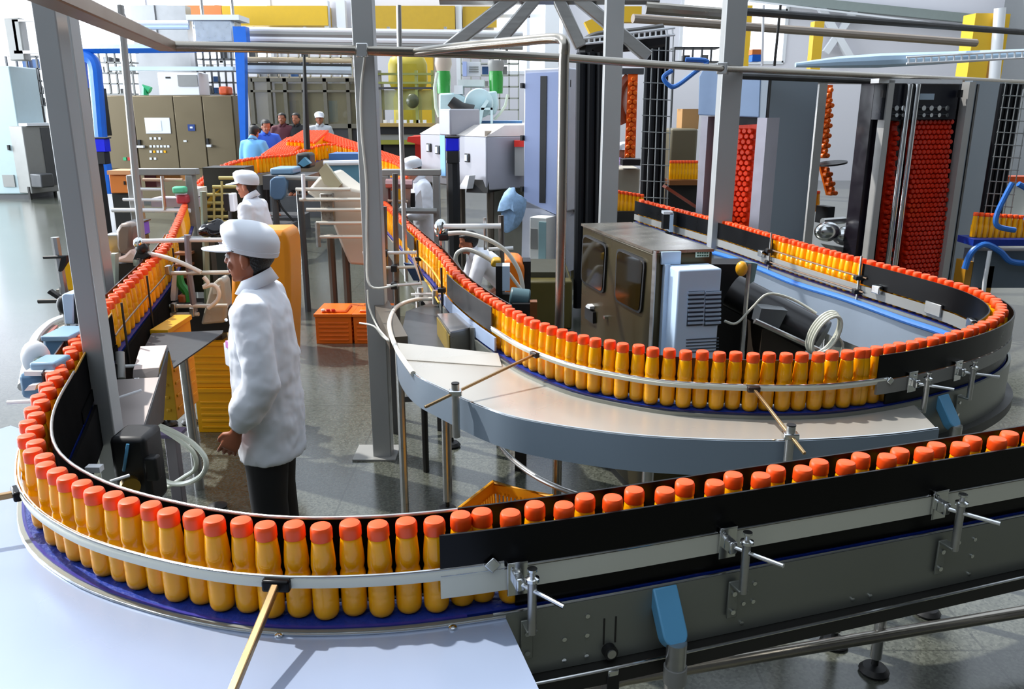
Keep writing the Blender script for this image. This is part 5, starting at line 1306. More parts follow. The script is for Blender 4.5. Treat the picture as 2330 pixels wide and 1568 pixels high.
f = F0(8.4)
t = thing('beige_hopper', 'beige sheet hopper with rounded belly left of the middle column', 'hopper')
prof_ = [(690, 440), (720, 405), (745, 395), (790, 430), (835, 440), (835, 610), (790, 606), (770, 560), (735, 470)]
f.poly(prof_, .1, .7).build('hopper_body', BEIGE, t, bevel=.03)
f.poly([(722, 390), (738, 372), (775, 420), (762, 432), (735, 420)], .05, .12).build('upper_flap', mat('khaki_flap', '#b3ab8c', .4), t)
for x0, x1, y in ((676, 800, 430), (684, 825, 453), (700, 830, 476), (722, 835, 506), (730, 835, 537)): f.line([(x0, y), (x1, y)], .018, -.05).build('cross_rod', mat('ivory_rod', '#d8d2c4'), t)
f.line([(694, 395), (696, 450)], .02, -.08).build('upright_rod', WHITE, t); f.line([(724, 505), (728, 560)], .025, -.05).build('upright_rod', STEEL, t); f.rect(730, 760, 440, 505, -.02, .05).build('fittings', mat('grey_fittings', '#8c8a84', .3, .6, .5, 40), t, bevel=.01)
for x in (742, 775): 
    q = f.px(x, 540, .2); MB().tube([Vector((q.x, q.y, 0)), q], .04, 8).build('leg', mat('brown_leg', '#5a5146'), t)
f = F0(9.8)
t = thing('teal_guard_sheet', 'teal sloping guard sheet between the beige hopper and the middle column', 'guard')
f.poly([(738, 372), (840, 372), (840, 450), (800, 430)], 0, .05).build('sheet', TEAL, t); f.line([(738, 371), (840, 369)], .03, -.03).build('white_edge', WHITE, t)
MB().tube(smoothpts([f.px(773, 396, -.1), f.px(788, 412, -.1), f.px(794, 428, -.1)], 4), .025, 8).build('pale_arm', PALEB, t); f.poly([(792, 426), (804, 422), (806, 440), (798, 447), (792, 438)], -.2, -.1).build('mint_cup', mat('mint_green', '#5fc79a'), t, bevel=.02)
f.rect(740, 840, 352, 368, .2, .6).build('blue_shelf', mat('denim_blue', '#3f68a0', .5), t)
f.rect(668, 700, 350, 385, .1, .4).build('dark_gearbox', DARK, t, bevel=.03); f.poly([(678, 372), (692, 358), (706, 372), (690, 380)], 0, .1).build('teal_cone', TEAL, t)
# fan of the far caps: broad accumulation sheet
f = F0(12.9)
# right of the middle column: rods, U rod, tray extras
f = F0(5.7)
t = thing('guide_rod_stand', 'steel posts with white U shaped rod right of the middle column', 'stand')
for x, y0, y1 in ((872, 470, 650), (899, 395, 700)): f.line([(x, y0), (x+4, y1)], .025 if x < 890 else .02, 0).build('post', mat('dark_steel_post', '#6b6762', .35, .6), t)
f.line([(829, 573), (950, 571)], .012, -.06).build('cross_rod', WHITE, t); f.line([(848, 606), (948, 604)], .011, -.06).build('cross_rod', mat('ivory_rod', '#d8d2c4'), t)
MB().tube([f.px(943, 582, -.08), f.px(962, 640, -.08), f.px(845, 648, -.08)], .011, 8).build('white_u_rod', WHITE, t)
for x, y in ((878, 572), (900, 606), (900, 645)): f.rect(x-7, x+7, y-6, y+8, -.09, -.02).build('rod_clamp', BLACK, t, bevel=.004)
f.poly([(918, 600), (950, 605), (965, 640), (940, 640)], .02, .05).build('navy_plate', mat('navy_plate', '#1c3a6a', .4), t)
q = f.px(903, 700); MB().tube([Vector((q.x, q.y, 0)), q], .022, 8).build('lower_post', mat('dark_steel_post', '#6b6762'), t)
# white bent rim tube and tray furniture
t = thing('white_bent_tube', 'white bent tube looping round the left end of the drip tray', 'tube')
MB().tube(smoothpts([atz(940, 850, 1.02), atz(906, 800, 1.02), atz(888, 755, 1.02), atz(888, 725, 1.02), atz(905, 697, 1.02), atz(945, 682, 1.02), atz(985, 680, 1.02), atz(1028, 678, 1.02)], 5), .013, 10).build('tube', WHITEH, t)
for x, y in ((957, 665), (991, 672)):
    q = atz(x, y+20, 1.0); MB().tube([q, q+Vector((0, 0, .09))], .02, 12).build('grey_stub', STEEL, t)
MB().tube([atz(935, 670, 1.05), atz(1020, 668, 1.05)], .008, 8).build('short_rod', WHITE, t)
q = atz(906, 800, 0); MB().tube([Vector((-.6, 4.2, 0)), Vector((-.6, 4.2, 1.0))], .022, 10).build('leg', STEEL, t)
t = thing('steel_junction_box', 'steel junction box with a flat grey lid beside the curved conveyor', 'box')
T_ = [atz(995, 716, 1.08), atz(1045, 713, 1.08), atz(1078, 745, 1.08), atz(1024, 757, 1.08)]
mb = MB(); mb.prism([(p.x, p.y) for p in T_], .86, 1.075); mb.build('body', mat('steel_box_side', '#8f8d84', .3, .6), t)
mb = MB(); mb.prism([(p.x+(p.x-T_[0].x)*.02, p.y) for p in T_], 1.075, 1.085); mb.build('lid', mat('lid_steel', '#a8a39f', .2, .8), t)
mb = MB().plate([T_[0]+Vector((-.002, -.002, -.015)), T_[3]+Vector((-.004, -.002, -.015)), T_[3]+Vector((-.004, -.002, -.2)), T_[0]+Vector((-.002, -.002, -.2))], .004); mb.build('amber_side', mat('amber_side', '#a68a34', .35, .3), t)
q = T_[2]+Vector((.0, -.03, -.02)); MB().tube([q+Vector((0, 0, -.1)), q+Vector((0, 0, .03))], .02, 12).build('grey_cylinder', STEEL, t)
q = T_[0]; MB().box(q.x+.03, q.x+.07, q.y-.1, q.y-.06, 0, .86).build('support', STEEL, t)
t = thing('loose_steel_tubes', 'pair of bright steel tubes lying under the white bent tube', 'tubes')
for a, b in (((926, 752), (992, 812)), ((968, 750), (1002, 792))): MB().tube([atz(a[0], a[1], .9), atz(b[0], b[1], .9)], .012, 8).build('tube', CHROME, t)
MB().tube([atz(902, 772, .9), atz(926, 752, .9)], .015, 8).build('brace', PALEB, t); MB().tube([atz(960, 760, .9), atz(960, 760, .9)+Vector((0, 0, -.9))], .02, 8).build('leg', DARK, t)
single('loose_white_wire', MB().tube(smoothpts([atz(818, 735, 1.05), atz(850, 742, 1.05), atz(870, 765, 1.0), atz(885, 775, .98), atz(860, 745, 1.0), atz(840, 700, 1.1), atz(836, 660, 1.2)], 5), .005, 6), WHITEH, 'thin white wire looping round the lower part of the middle column', 'wire')
a = aty(850, 650, 4.98); 
t = thing('cantilever_table', 'dark steel cantilever table and legs right of the middle column', 'table')
MB().beam((a.x+.02, 5.1, 1.0), (-.62, 4.35, .97), .1, .07).build('arm', mat('brown_grey_beam', '#6e665c', .4, .3), t)
MB().plate([(-.66, 5.0, .985), (-.5, 5.3, .985), (-.3, 4.4, .955), (-.45, 4.15, .955), (-.62, 4.35, .955)], .01, (0, 0, 1)).build('table_sheet', mat('dark_sheet', '#4c4e50', .35, .5), t)
for x, y in ((903, 985), (1003, 978)):
    q = atz(x, y, 0); MB().box(q.x-.022, q.x+.022, q.y-.022, q.y+.022, 0, .92).build('leg', GREYD, t)
q0, q1 = atz(903, 985, 0), atz(1003, 978, 0); MB().beam((q0.x, q0.y, .25), (q1.x, q1.y, .25), .03, .04).build('cross_bar', GREYD, t)
# hose and rod group between the middle run and lavender cabinet
f = F0(5.9)
t = thing('guide_rod_stand', 'steel posts and rods with arching white hoses right of the middle run', 'stand')
f.line([(1140, 490), (1142, 605)], .02).build('post', mat('dark_steel_post', '#6b6762'), t); f.line([(1010, 514), (1140, 513)], .018, -.03).build('cross_rod', WHITE, t)
f.line([(1112, 566), (1168, 563)], .013, -.03).build('cross_rod', WHITE, t); f.line([(1103, 497), (1104, 570)], .012, .03).build('thin_post', STEEL, t)
MB().sphere(f.px(1003, 520), .05, 12, 8, (1, 1, 1.4)).build('clamp_head', CHROME, t); f.rect(998, 1022, 530, 546, -.05, .05).build('black_clamp', BLACK, t, bevel=.01)
f.line([(1142, 605), (1146, 800)], .02).build('lower_post', mat('dark_steel_post', '#6b6762'), t); f.line([(1005, 540), (1008, 620)], .02, .02).build('left_post', STEEL, t)
f.line([(1168, 657), (1202, 656)], .012, -.1).build('hose_tie', mat('pale_mint_tie', '#d6e6d2', .4), t)
single('white_hose', MB().tube(smoothpts([f.px(1022, 527, -.1), f.px(1060, 526, -.1), f.px(1110, 540, -.1), f.px(1150, 565, -.1), f.px(1178, 605, -.1), f.px(1188, 640, -.1), f.px(1188, 660, -.1), f.px(1184, 672, -.1)], 5), .016, 10), WHITEH, 'long arching white hose right of the middle run, ending at a tie', 'hose', 'white hoses')
single('white_hose', MB().tube(smoothpts([f.px(1048, 604, -.15), f.px(1040, 585, -.15), f.px(1044, 568, -.15), f.px(1062, 560, -.15), f.px(1085, 566, -.15), f.px(1112, 580, -.15), f.px(1125, 590, -.15)], 5), .016, 10), WHITEH, 'hooked white hose close to the caps of the middle run', 'hose', 'white hoses')
single('white_hose', MB().tube(smoothpts([f.px(1138, 607, -.2), f.px(1155, 608, -.2), f.px(1172, 628, -.2), f.px(1190, 655, -.2), f.px(1204, 686, -.2)], 5), .012, 10), WHITEH, 'short white hose from the white box down to the dark motor', 'hose', 'white hoses')
f = F0(5.2)
t = thing('white_black_box', 'white and black box standing among the hoses, right of the middle run', 'box')
f.rect(1142, 1160, 606, 662, 0, .12).build('white_side', PALEB, t); f.rect(1128, 1143, 606, 672, 0, .12).build('black_side', BLACK, t); f.rect(1128, 1160, 672, 800, .02, .1, z0=0).build('stand', DARK, t)
t = thing('dark_motor', 'dark motor with rounded teal top just right of the white and black box', 'motor')
f = F0(4.75); MB().tube([f.px(1160, 684, .1), f.px(1206, 690, .1)], .06, 14).build('motor_body', mat('teal_grey', '#4a6870', .4), t, bevel=.01); f.rect(1166, 1206, 692, 712, 0, .2).build('motor_foot', BLACK, t)
f.rect(1172, 1200, 712, 760, .05, .15, z0=0).build('pedestal', DARK, t); f.rect(1206, 1222, 686, 730, -.02, .05).build('rust_bracket', mat('rust_brown', '#74431c', .5), t)
f = F0(7.0)
t = thing('orange_tub', 'orange plastic tub in shadow below the lavender cabinet', 'tub')
f.poly([(1144, 590), (1180, 592), (1194, 608), (1190, 690), (1150, 690)], 0, .4).build('tub', ORANGE, t, bevel=.03); f.rect(1190, 1208, 600, 760, .1, .3, z0=0).build('black_stand', BLACK, t); f.rect(1150, 1188, 690, 760, .1, .3, z0=0).build('stand', DARK, t)
single('yellow_funnel', F0(5.6).poly([(1116, 600), (1122, 590), (1140, 592), (1140, 610), (1118, 608)], 0, .12), mat('mustard_bracket', '#c69a20'), 'mustard yellow funnel cup beside the steel post, right of the middle run', 'funnel', bevel=.02)
# ---- bronze cabinet inside the right loop
f = Face(1325, 5.25, 1490, 4.2, 540); g = Face(1490, 4.2, 1618, 4.26, 640)
t = thing('bronze_cabinet', 'bronze cabinet with two dark rounded windows inside the right loop', 'cabinet')
BRZ = mat('bronze_steel', '#4f4730', .3, .55, .08, 1.5)
A_, B_, C_ = f.pt(0, 0), f.pt(f.L, 0), g.pt(g.L, 0); D_ = A_+(C_-B_)
MB().prism([(p.x, p.y) for p in (A_, B_, C_, D_)], .1, 1.49).build('body', BRZ, t, bevel=.01)
MB().prism([(p.x*1.0, p.y) for p in (A_+f.n*-.01, B_-f.n*.01, C_-g.n*.01, D_)], 1.49, 1.505).build('lid', mat('satin_lid', '#a39d90', .25, .85), t)
MB().prism([(p.x, p.y) for p in (A_+f.n*.05, B_+f.n*.05+g.n*.05, C_+g.n*.05, D_)], 0, .1).build('plinth', BLACK, t)
def rpoly(pts, r=.14):
    out = []; k = len(pts)
    for i in range(k):
        p0, p1, p2 = Vector(pts[i-1]), Vector(pts[i]), Vector(pts[(i+1) % k])
        a = p1.lerp(p0, r); b = p1.lerp(p2, r)
        for s_ in (0, .33, .67, 1): out.append(tuple((a.lerp(p1, s_)).lerp(p1.lerp(b, s_), s_)))
    return out
GL2 = mat('smoky_window', '#231a08', .04, 0, .3, 3, spec=.9)
for pts in ([(1330, 531), (1384, 556), (1377, 670), (1325, 640)], [(1407, 563), (1472, 590), (1462, 716), (1402, 684)]):
    fr_ = f.poly(rpoly(pts), -.012, 0).build('window_gasket', BLACK, t)
    c = (sum(p[0] for p in pts)/4, sum(p[1] for p in pts)/4); f.poly(rpoly([(c[0]+(p[0]-c[0])*.9, c[1]+(p[1]-c[1])*.92) for p in pts]), -.016, -.012).build('window_pane', GL2, fr_)
f.rect(1337, 1356, 704, 730, -.02, 0).build('latch', BLACK, t); f.poly([(1342, 696), (1347, 691), (1353, 697), (1352, 703), (1345, 700)], -.03, -.0).build('latch_lever', WHITE, t); f.rect(1379, 1383, 719, 725, -.02, 0).build('key_lock', CHROME, t)
f.rect(1483, 1490, 570, 780, -.006, 0, z0=.2).build('corner_strip', STEEL, t)
# air conditioner
t = thing('air_conditioner', 'pale blue white cooling unit with louvres on the end of the bronze cabinet', 'cooling unit')
g.rect(1512, 1607, 600, 788, -.16, -.001, z0=.78).build('casing', PALEB, t, bevel=.01)
g.rect(1503, 1546, 572, 600, -.02, -.001).build('top_plate', PALEB, t); g.rect(1503, 1515, 600, 780, -.04, -.001, z0=.8).build('side_flange', PALEB, t)
for x0, x1 in ((1537, 1572), (1575, 1609)):
    gr = g.rect(x0, x1, 648, 724, -.163, -.16).build('grille', mat('grille_dark', '#3f4c5a', .5), t)
    mb = MB()
    for k in range(8): g.rect(x0, x1, 649+k*9.4, 653.5+k*9.4, -.172, -.16, mb)
    mb.build('louvre', mat('louvre_blue', '#a9bfd6', .4), gr)
mb = MB()
for k in range(5): g.rect(1534, 1606, 752+k*7, 754+k*7, -.163, -.16, mb)
mb.build('lower_slot', mat('grille_dark', '#3f4c5a'), t)
pl = g.rect(1582, 1613, 571, 585, -.005, -.001)
t2 = single('rating_plate', pl, mat('pale_green_plate', '#cfe0cc', .5), 'small pale green rating plate at top right corner of the bronze cabinet end', 'plate')
mb = MB()
for k in range(5):
    for r_ in range(2): g.rect(1585+k*5.4, 1589+k*5.4, 573.5+r_*6, 577+r_*6, -.007, -.005, mb)
mb.build('plate_lettering', mat('dark_green_ink', '#2c4a34', .6), t2)
# inside of the right loop
f = F0(4.3)
t = thing('black_motor', 'long black motor on a dark frame inside the right loop, behind the cable coil', 'motor')
MB().tube([f.px(1700, 690, .3), f.px(1870, 770, .0)], .1, 18).build('motor_body', mat('satin_black', '#17171a', .3), t)
f.rect(1640, 1760, 640, 800, .5, .7, z0=0).build('black_cabinet', BLACK, t); f.line([(1705, 720), (1880, 800)], .015, -.1).build('frame_rail', STEEL, t); f.rect(1745, 1850, 760, 800, .1, .4, z0=0).build('base', mat('brown_black', '#2c241c', .5), t)
f.poly([(1730, 700), (1790, 705), (1770, 745), (1722, 735)], -.02, .1).build('grey_cover', mat('slate_cover', '#5a6066', .3, .3), t)
t = thing('cable_coil', 'coil of grey white cable hanging inside the right loop', 'coil')
q = f.px(1846, 738, -.2)
for k in range(4):
    pts = [q+Vector((math.cos(a)*(.066+.004*k)*.9, .02*k-.03, math.sin(a)*(.1+.004*k)))+Vector((math.sin(a)*.035, 0, 0)) for a in [2*PI*j/28 for j in range(28)]]
    MB().tube(pts, .008, 8, closed=True).build('cable_loop', mat('grey_white_cable', '#c9cabc', .4), t)
MB().tube(smoothpts([f.px(1638, 720, -.1), f.px(1665, 725, -.1), f.px(1700, 690, -.1), f.px(1735, 660, -.1), f.px(1790, 672, -.1), f.px(1835, 698, -.15)], 5), .007, 8).build('cable_lead', mat('grey_white_cable', '#c9cabc'), t)
MB().tube(smoothpts([f.px(1870, 740, -.2), f.px(1885, 760, -.2), f.px(1880, 790, -.2)], 4), .007, 8).build('cable_tail', mat('grey_white_cable', '#c9cabc'), t)
t = thing('lamp_post', 'thin grey post with a yellow beacon cover and teal bracket inside the right loop', 'post')
f.line([(1705, 600), (1688, 800)], .012, .0).build('thin_post', STEEL, t); MB().sphere(f.px(1685, 610, -.02), .035, 16, 10, (.9, .9, 1.15)).build('yellow_cover', mat('amber_cover', '#e8a41a', .35), t)
f.poly([(1690, 596), (1724, 600), (1716, 640), (1703, 648), (1700, 618)], .0, .03).build('teal_bracket', mat('grey_teal_bracket', '#6d8c90', .4, .2), t)
p = f.px(1690, 800); MB().tube([p, Vector((p.x, p.y, 0))], .012, 8).build('lower_post', STEEL, t)
t = thing('white_sensor_box', 'white and black sensor box beside the back run at the bronze cabinet corner', 'sensor')
f = F0(7.9); f.rect(1524, 1532, 486, 528, 0, .12).build('white_face', PALEB, t); f.rect(1510, 1525, 486, 522, .01, .12).build('black_face', BLACK, t); f.rect(1510, 1532, 482, 488, 0, .12).build('white_top', WHITE, t); f.rect(1515, 1528, 528, 600, .03, .09, z0=0).build('stand', DARK, t)
# ---------------------------------------------------------------- people
HEADLV = [(0, .07, -.035, .018), (.008, .086, -.01, .036), (.028, .094, .035, .052), (.055, .095, .062, .062), (.085, .093, .082, .067), (.115, .092, .094, .071), (.145, .093, .100, .075), (.175, .089, .098, .074), (.2, .072, .083, .063), (.218, .048, .057, .043), (.228, .016, .02, .016)]
def head_ring(f, b, w, z, n=24, grow=0., a0=0, a1=360, closed=True):
    out = []
    m = n if closed else n-1
    for j in range(n):
        a = math.radians(a0+(a1-a0)*j/m); ca, sa = math.cos(a), math.sin(a)
        x = ((f+grow)*ca) if ca > 0 else ((b+grow)*ca); out.append(Vector((x, (w+grow)*sa, z)))
    return out
def interp_lv(z):
    for i in range(len(HEADLV)-1):
        a, b = HEADLV[i], HEADLV[i+1]
        if a[0] <= z <= b[0]:
            k = (z-a[0])/(b[0]-a[0]); return tuple(a[j]+(b[j]-a[j])*k for j in (1, 2, 3))
    return HEADLV[-1][1:] if z > .2 else HEADLV[0][1:]
def hand(mb, w, d, n, t, curl=.5, fist=False):
    """w wrist, d hand direction, n palm normal, t towards the thumb side"""
    d, n, t = d.normalized(), n.normalized(), t.normalized()
    def R2(p, rx, ry):
        out = []
        for j in range(12):
            a = 2*PI*j/12; out.append(p+t*math.cos(a)*rx+n*math.sin(a)*ry)
        return out
    mb.loft([R2(w-d*.02, .024, .018), R2(w+d*.01, .026, .017), R2(w+d*.04, .037, .016), R2(w+d*.075, .041, .015), R2(w+d*.092, .036, .011)])
    for k, L in enumerate((.072, .08, .074, .058)):
        off = (.029-.0195*k); sp = (.12-.08*k)
        p = w+d*.085+t*off; dirv = (d+t*sp).normalized(); pts = [p-d*.02]; rs = [.0095]
        ang = curl*(1+.12*k)
        for s_, (fr_, r_) in enumerate(((.45, .0092), (.3, .0085), (.25, .0075))):
            c_, s2 = math.cos(ang*(.55+.5*s_)), math.sin(ang*(.55+.5*s_))
            dv = (dirv*c_+n*s2).normalized(); pts.append(p); rs.append(r_); p = p+dv*L*fr_
        pts.append(p); rs.append(.006); mb.tube(pts, rs, 10)
    p = w+d*.025+t*.03
    mb.tube([p-t*.015, p+t*.012+d*.02+n*.006, p+t*.02+d*.045+n*.015, p+t*.018+d*.065+n*.022], [.014, .0125, .0105, .007], 10)
def person(name, label, loc, rz, h=1.74, turn=0., nod=0., cap=True, shirt=None, trous=None, armL=None, armR=None, vox=.008, lean=0., skin=None, glove=None, group=None, detail=True, badge=False, hips=.92, feet=True, hairm=None):
    s = h/1.74; shirt = shirt or SHIRT; trous = trous or TROUS; skin = skin or SKIN
    root = bpy.data.objects.new(name, None); COL.objects.link(root); root.location = loc; root.rotation_euler = (0, 0, rz)
    tag(root, label, 'person', group)
    HIP = Vector((0, 0, .92)); ML = Matrix.Translation(HIP) @ Matrix.Rotation(lean, 4, 'Y') @ Matrix.Translation(-HIP)
    dz = Vector((0, 0, hips-.92))
    NK = Vector((.015, 0, 1.50))
    MH = Matrix.Translation(NK) @ Matrix.Rotation(turn, 4, 'Z') @ Matrix.Rotation(nod-lean*.5, 4, 'Y')
    def up(mb):   # apply lean + scale
        mb.v = [tuple((ML @ Vector(p)+dz)*s) for p in mb.v]; return mb
    def hd(mb): mb.v = [tuple(MH @ Vector(p)) for p in mb.v]; return up(mb)
    armL = armL or [(0, .19, 1.41), (-.04, .245, 1.12), (.06, .25, .885)]
    armR = armR or [(p[0], -p[1], p[2]) for p in armL]
    # ----- body, one continuous surface
    b = MB()
    hm = MB().loft([head_ring(f_, b_, w_, z) for z, f_, b_, w_ in HEADLV])
    hm.sphere((.103, 0, .088), .0135, 12, 8, (1.15, 1.05, 1.0)); hm.tube([(.088, 0, .13), (.1, 0, .105), (.106, 0, .09)], [.009, .0095, .011], 10)
    for sg in (1, -1):
        hm.sphere((.098, sg*.01, .084), .008, 10, 6); hm.sphere((-.002, sg*.074, .098), .032, 12, 8, (.62, .3, 1.0)); hm.sphere((.004, sg*.076, .072), .014, 10, 6, (.7, .6, 1))
        hm.sphere((.078, sg*.032, .075), .02, 10, 8, (.7, 1, 1)); hm.tube([(.09, sg*.012, .133), (.085, sg*.035, .137), (.07, sg*.055, .131)], .0075, 8)
    hm.tube([(.086, -.022, .048), (.096, 0, .05), (.086, .022, .048)], [.005, .0075, .005], 8); hm.tube([(.084, -.02, .039), (.094, 0, .038), (.084, .02, .039)], [.005, .007, .005], 8)
    hm.sphere((.08, 0, .012), .018, 10, 8, (.8, 1, .8))
    hd(hm); b.add(hm.v, hm.f)
    bb = MB(); bb.tube([(-.01, 0, 1.38), (-.005, 0, 1.45), (.008, 0, 1.52), (.015, 0, 1.57)], [.065, .056, .053, .055], 16)
    el = lambda z, rx, ry, cx=0: [Vector((cx+rx*math.cos(2*PI*j/16), ry*math.sin(2*PI*j/16), z)) for j in range(16)]
    bb.loft([el(.86, .09, .14), el(.95, .1, .15), el(1.1, .09, .135), el(1.28, .1, .155), el(1.40, .085, .165), el(1.45, .06, .1)])
    for arm, sg in ((armL, 1), (armR, -1)):
        S_, E_, W_ = (Vector(p) for p in arm)
        bb.tube([S_, S_.lerp(E_, .5), E_, E_.lerp(W_, .4), W_], [.05, .045, .036, .036, .025], 12)
        d = (W_-E_).normalized()
        if glove is None:
            n = Vector((0, -sg, 0)); n = (n-d*n.dot(d)).normalized(); t_ = d.cross(n)*(-sg) if sg > 0 else d.cross(n)
            if t_.x < 0: t_ = -t_
            hand(bb, W_+d*.01, d, n, t_, .7)
    up(bb); b.add(bb.v, bb.f)
    lg = MB()
    HZ = hips
    for sg in (1, -1):
        kx = (.92-HZ)*.7
        pts = [Vector((0, sg*.085, HZ+.0)), Vector((kx+.01, sg*.09, .5*HZ/.92+.02)), Vector((-.01, sg*.09, .1)), Vector((-.01, sg*.09, .05))]
        lg.tube(pts, [.08, .055, .038, .04], 12)
        if feet: lg.loft([[Vector((x, sg*.09+y*w, z)) for y, z in ((-1, 0), (1, 0), (.9, hh*.6), (0, hh), (-.9, hh*.6))] for x, w, hh in ((-.07, .03, .06), (0, .038, .09), (.1, .045, .055), (.18, .03, .03))])
    lg.v = [tuple(Vector(p)*s) for p in lg.v]; b.add(lg.v, lg.f)
    body = b.build('body', skin, root)
    rm = body.modifiers.new('remesh', 'REMESH'); rm.mode = 'VOXEL'; rm.voxel_size = vox; rm.use_smooth_shade = True
    sm = body.modifiers.new('smooth', 'SMOOTH'); sm.factor = .5; sm.iterations = 3 if vox < .006 else 1
    # eyes and brows
    if detail:
        for sg in (1, -1):
            e = hd(MB().sphere((.081, sg*.033, .117), .0125, 12, 8)).build('eye', mat('eye_white', '#e8e4de', .3), root)
            hd(MB().sphere((.0925, sg*.034, .117), .005, 10, 6)).build('iris', BLACK, e)
            hd(MB().tube([(.098, sg*.012, .139), (.094, sg*.035, .145), (.077, sg*.056, .138)], [.003, .0045, .0025], 8)).build('eyebrow', hairm or HAIR, root)
        hd(MB().tube([(.094, -.02, .0435), (.1035, 0, .0445), (.094, .02, .0435)], [.002, .0045, .002], 8)).build('lips', mat('lip', '#8a4034', .5), root)
    # hair
    hm = MB(); rings = []
    ztop = .165 if cap else .236
    zs = [.03, .05, .08, .11, .14, .155] if cap else [.03, .05, .08, .11, .14, .17, .2, .218, .23]
    for k, z in enumerate(zs):
        f_, b_, w_ = interp_lv(z); g_ = .012 if z > .045 else .006
        a0 = 96 if z < .075 else (106 if z < .13 else 66)
        if not cap and z > .17: a0 = 20 if z < .2 else 0
        if z < .075: a0 = 118
        outer = head_ring(f_, b_, w_, z, 20, g_+.004*(1 if z > .06 else 0), a0, 360-a0, False); inner = head_ring(f_, b_, w_, z, 20, -.01, 360-a0, a0, False)
        rings.append(outer+inner)
    hm.loft(rings)
    if not cap: hm.sphere((-.005, 0, .19), .08, 20, 12, (1.1, .92, .62))
    hd(hm).build('hair', hairm or HAIR, root)
    # cap
    if cap:
        c_ = MB(); rr = []
        # soft rounded crown, lower edge dropping towards the back
        prof_ = [(.128, .013, 1.0), (.145, .02, 1.0), (.165, .025, 1.0), (.19, .028, 1.0), (.212, .025, .985), (.231, .014, .95), (.245, -.002, .9), (.254, -.03, .86), (.258, -.055, .8)]
        for z, g_, k_ in prof_:
            f_, b_, w_ = interp_lv(.15); rr.append(head_ring(f_*k_, b_*k_, w_*k_, z, 30, g_))
        for k, ring in enumerate(rr):
            for p in ring:
                p.x *= .9 if p.x > 0 else 1.02; p.z += p.x*.27*(1 if k < 5 else .7)
                nz_ = noise.noise(p*16)
                if k > 1: p.x *= 1+.03*nz_; p.y *= 1+.03*nz_; p.z += .006*nz_
        c_.loft(rr)
        cap_o = hd(c_).build('cap', CAPW, root)
        br = MB(); top = []; 
        m = 15; inn, out = [], []
        for j in range(m):
            a = math.radians(-68+136*j/(m-1)); f_, b_, w_ = interp_lv(.14)
            x = (f_+.013)*math.cos(a); y = (w_+.014)*math.sin(a); inn.append(Vector((x, y, .135+x*.24)))
            e = .1*max(0, math.cos(a*1.25))**.55; out.append(Vector((x+e*1.0, y*1.06, .135+x*.24-e*.1)))
        v = inn+out+[p-Vector((0, 0, .004)) for p in inn]+[p-Vector((0, 0, .005)) for p in out]; f2 = []
        for j in range(m-1):
            f2 += [(j, j+1, m+j+1, m+j), (2*m+j, 3*m+j, 3*m+j+1, 2*m+j+1), (m+j, m+j+1, 3*m+j+1, 3*m+j), (j, 2*m+j, 2*m+j+1, j+1)]
        f2 += [(0, m, 3*m, 2*m), (m-1, 2*m-1, 4*m-1, 3*m-1)]
        br.add(v, f2); hd(br).build('brim', CAPW, cap_o)
        bd = MB(); f_, b_, w_ = interp_lv(.14)
        r0 = head_ring(f_, b_, w_, .126, 28, .0145); r1 = head_ring(f_, b_, w_, .147, 28, .0225)
        for p in r0+r1:
            p.x *= .93 if p.x > 0 else 1.02; p.z += p.x*.27
        r0i = [p*1 for p in r0]; 
        bd.loft([r0, r1]); hd(bd).build('cap_band', CAPW, cap_o)
        if detail:
            q = MB().tube([(-.116+abs(y)*.25, y, .113) for y in (-.03, -.015, 0, .015, .03)], .006, 8); hd(q).build('cap_gap', BLACK, cap_o)
    # shirt
    sh = MB()
    el2 = lambda z, rx, ry, cx=0, cy=0, n=28: [Vector((cx+rx*math.cos(2*PI*j/n)*(1+.02*math.sin(5*j+z*9)), cy+ry*math.sin(2*PI*j/n), z)) for j in range(n)]
    sh.loft([el2(.72, .147, .2, -.005), el2(.76, .15, .205, -.005), el2(.9, .15, .2), el2(1.05, .147, .195), el2(1.2, .142, .195, -.004), el2(1.32, .132, .2, -.006), el2(1.40, .112, .195, -.008), el2(1.445, .088, .15, -.008), el2(1.475, .07, .09, -.004), el2(1.495, .062, .068, 0)])
    for arm, sg in ((armL, 1), (armR, -1)):
        S_, E_, W_ = (Vector(p) for p in arm)
        W2 = E_.lerp(W_, .93); sgv = Vector((0, -sg*.05, .0))
        sh.tube([S_+sgv*1.6, S_+Vector((0, -sg*.012, 0)), S_.lerp(E_, .4), S_.lerp(E_, .8), E_, E_.lerp(W_, .35), E_.lerp(W_, .7), W2], [.08, .082, .079, .076, .08, .081, .072, .045], 20)
        sh.tube([E_.lerp(W_, .88), W2+(W_-E_).normalized()*.02], [.043, .04], 16)
    up(sh)
    so_ = sh.build('shirt', shirt, root)
    rm = so_.modifiers.new('remesh', 'REMESH'); rm.mode = 'VOXEL'; rm.voxel_size = (.009 if vox < .006 else .012) if detail else .02; rm.use_smooth_shade = True
    sm = so_.modifiers.new('smooth', 'SMOOTH'); sm.factor = .5; sm.iterations = 4
    if detail:
        tx = bpy.data.textures.get('cloth_folds') or bpy.data.textures.new('cloth_folds', 'CLOUDS'); tx.noise_scale = .13
        dm = so_.modifiers.new('folds', 'DISPLACE'); dm.texture = tx; dm.strength = .024; dm.mid_level = .55
        tx2 = bpy.data.textures.get('cloth_creases') or bpy.data.textures.new('cloth_creases', 'CLOUDS'); tx2.noise_scale = .045
        dm = so_.modifiers.new('creases', 'DISPLACE'); dm.texture = tx2; dm.strength = .008; dm.mid_level = .5
        sm = so_.modifiers.new('smooth2', 'SMOOTH'); sm.factor = .5; sm.iterations = 2
    # collar
    cl = MB(); n = 26; ra, rb_, rc_ = [], [], []
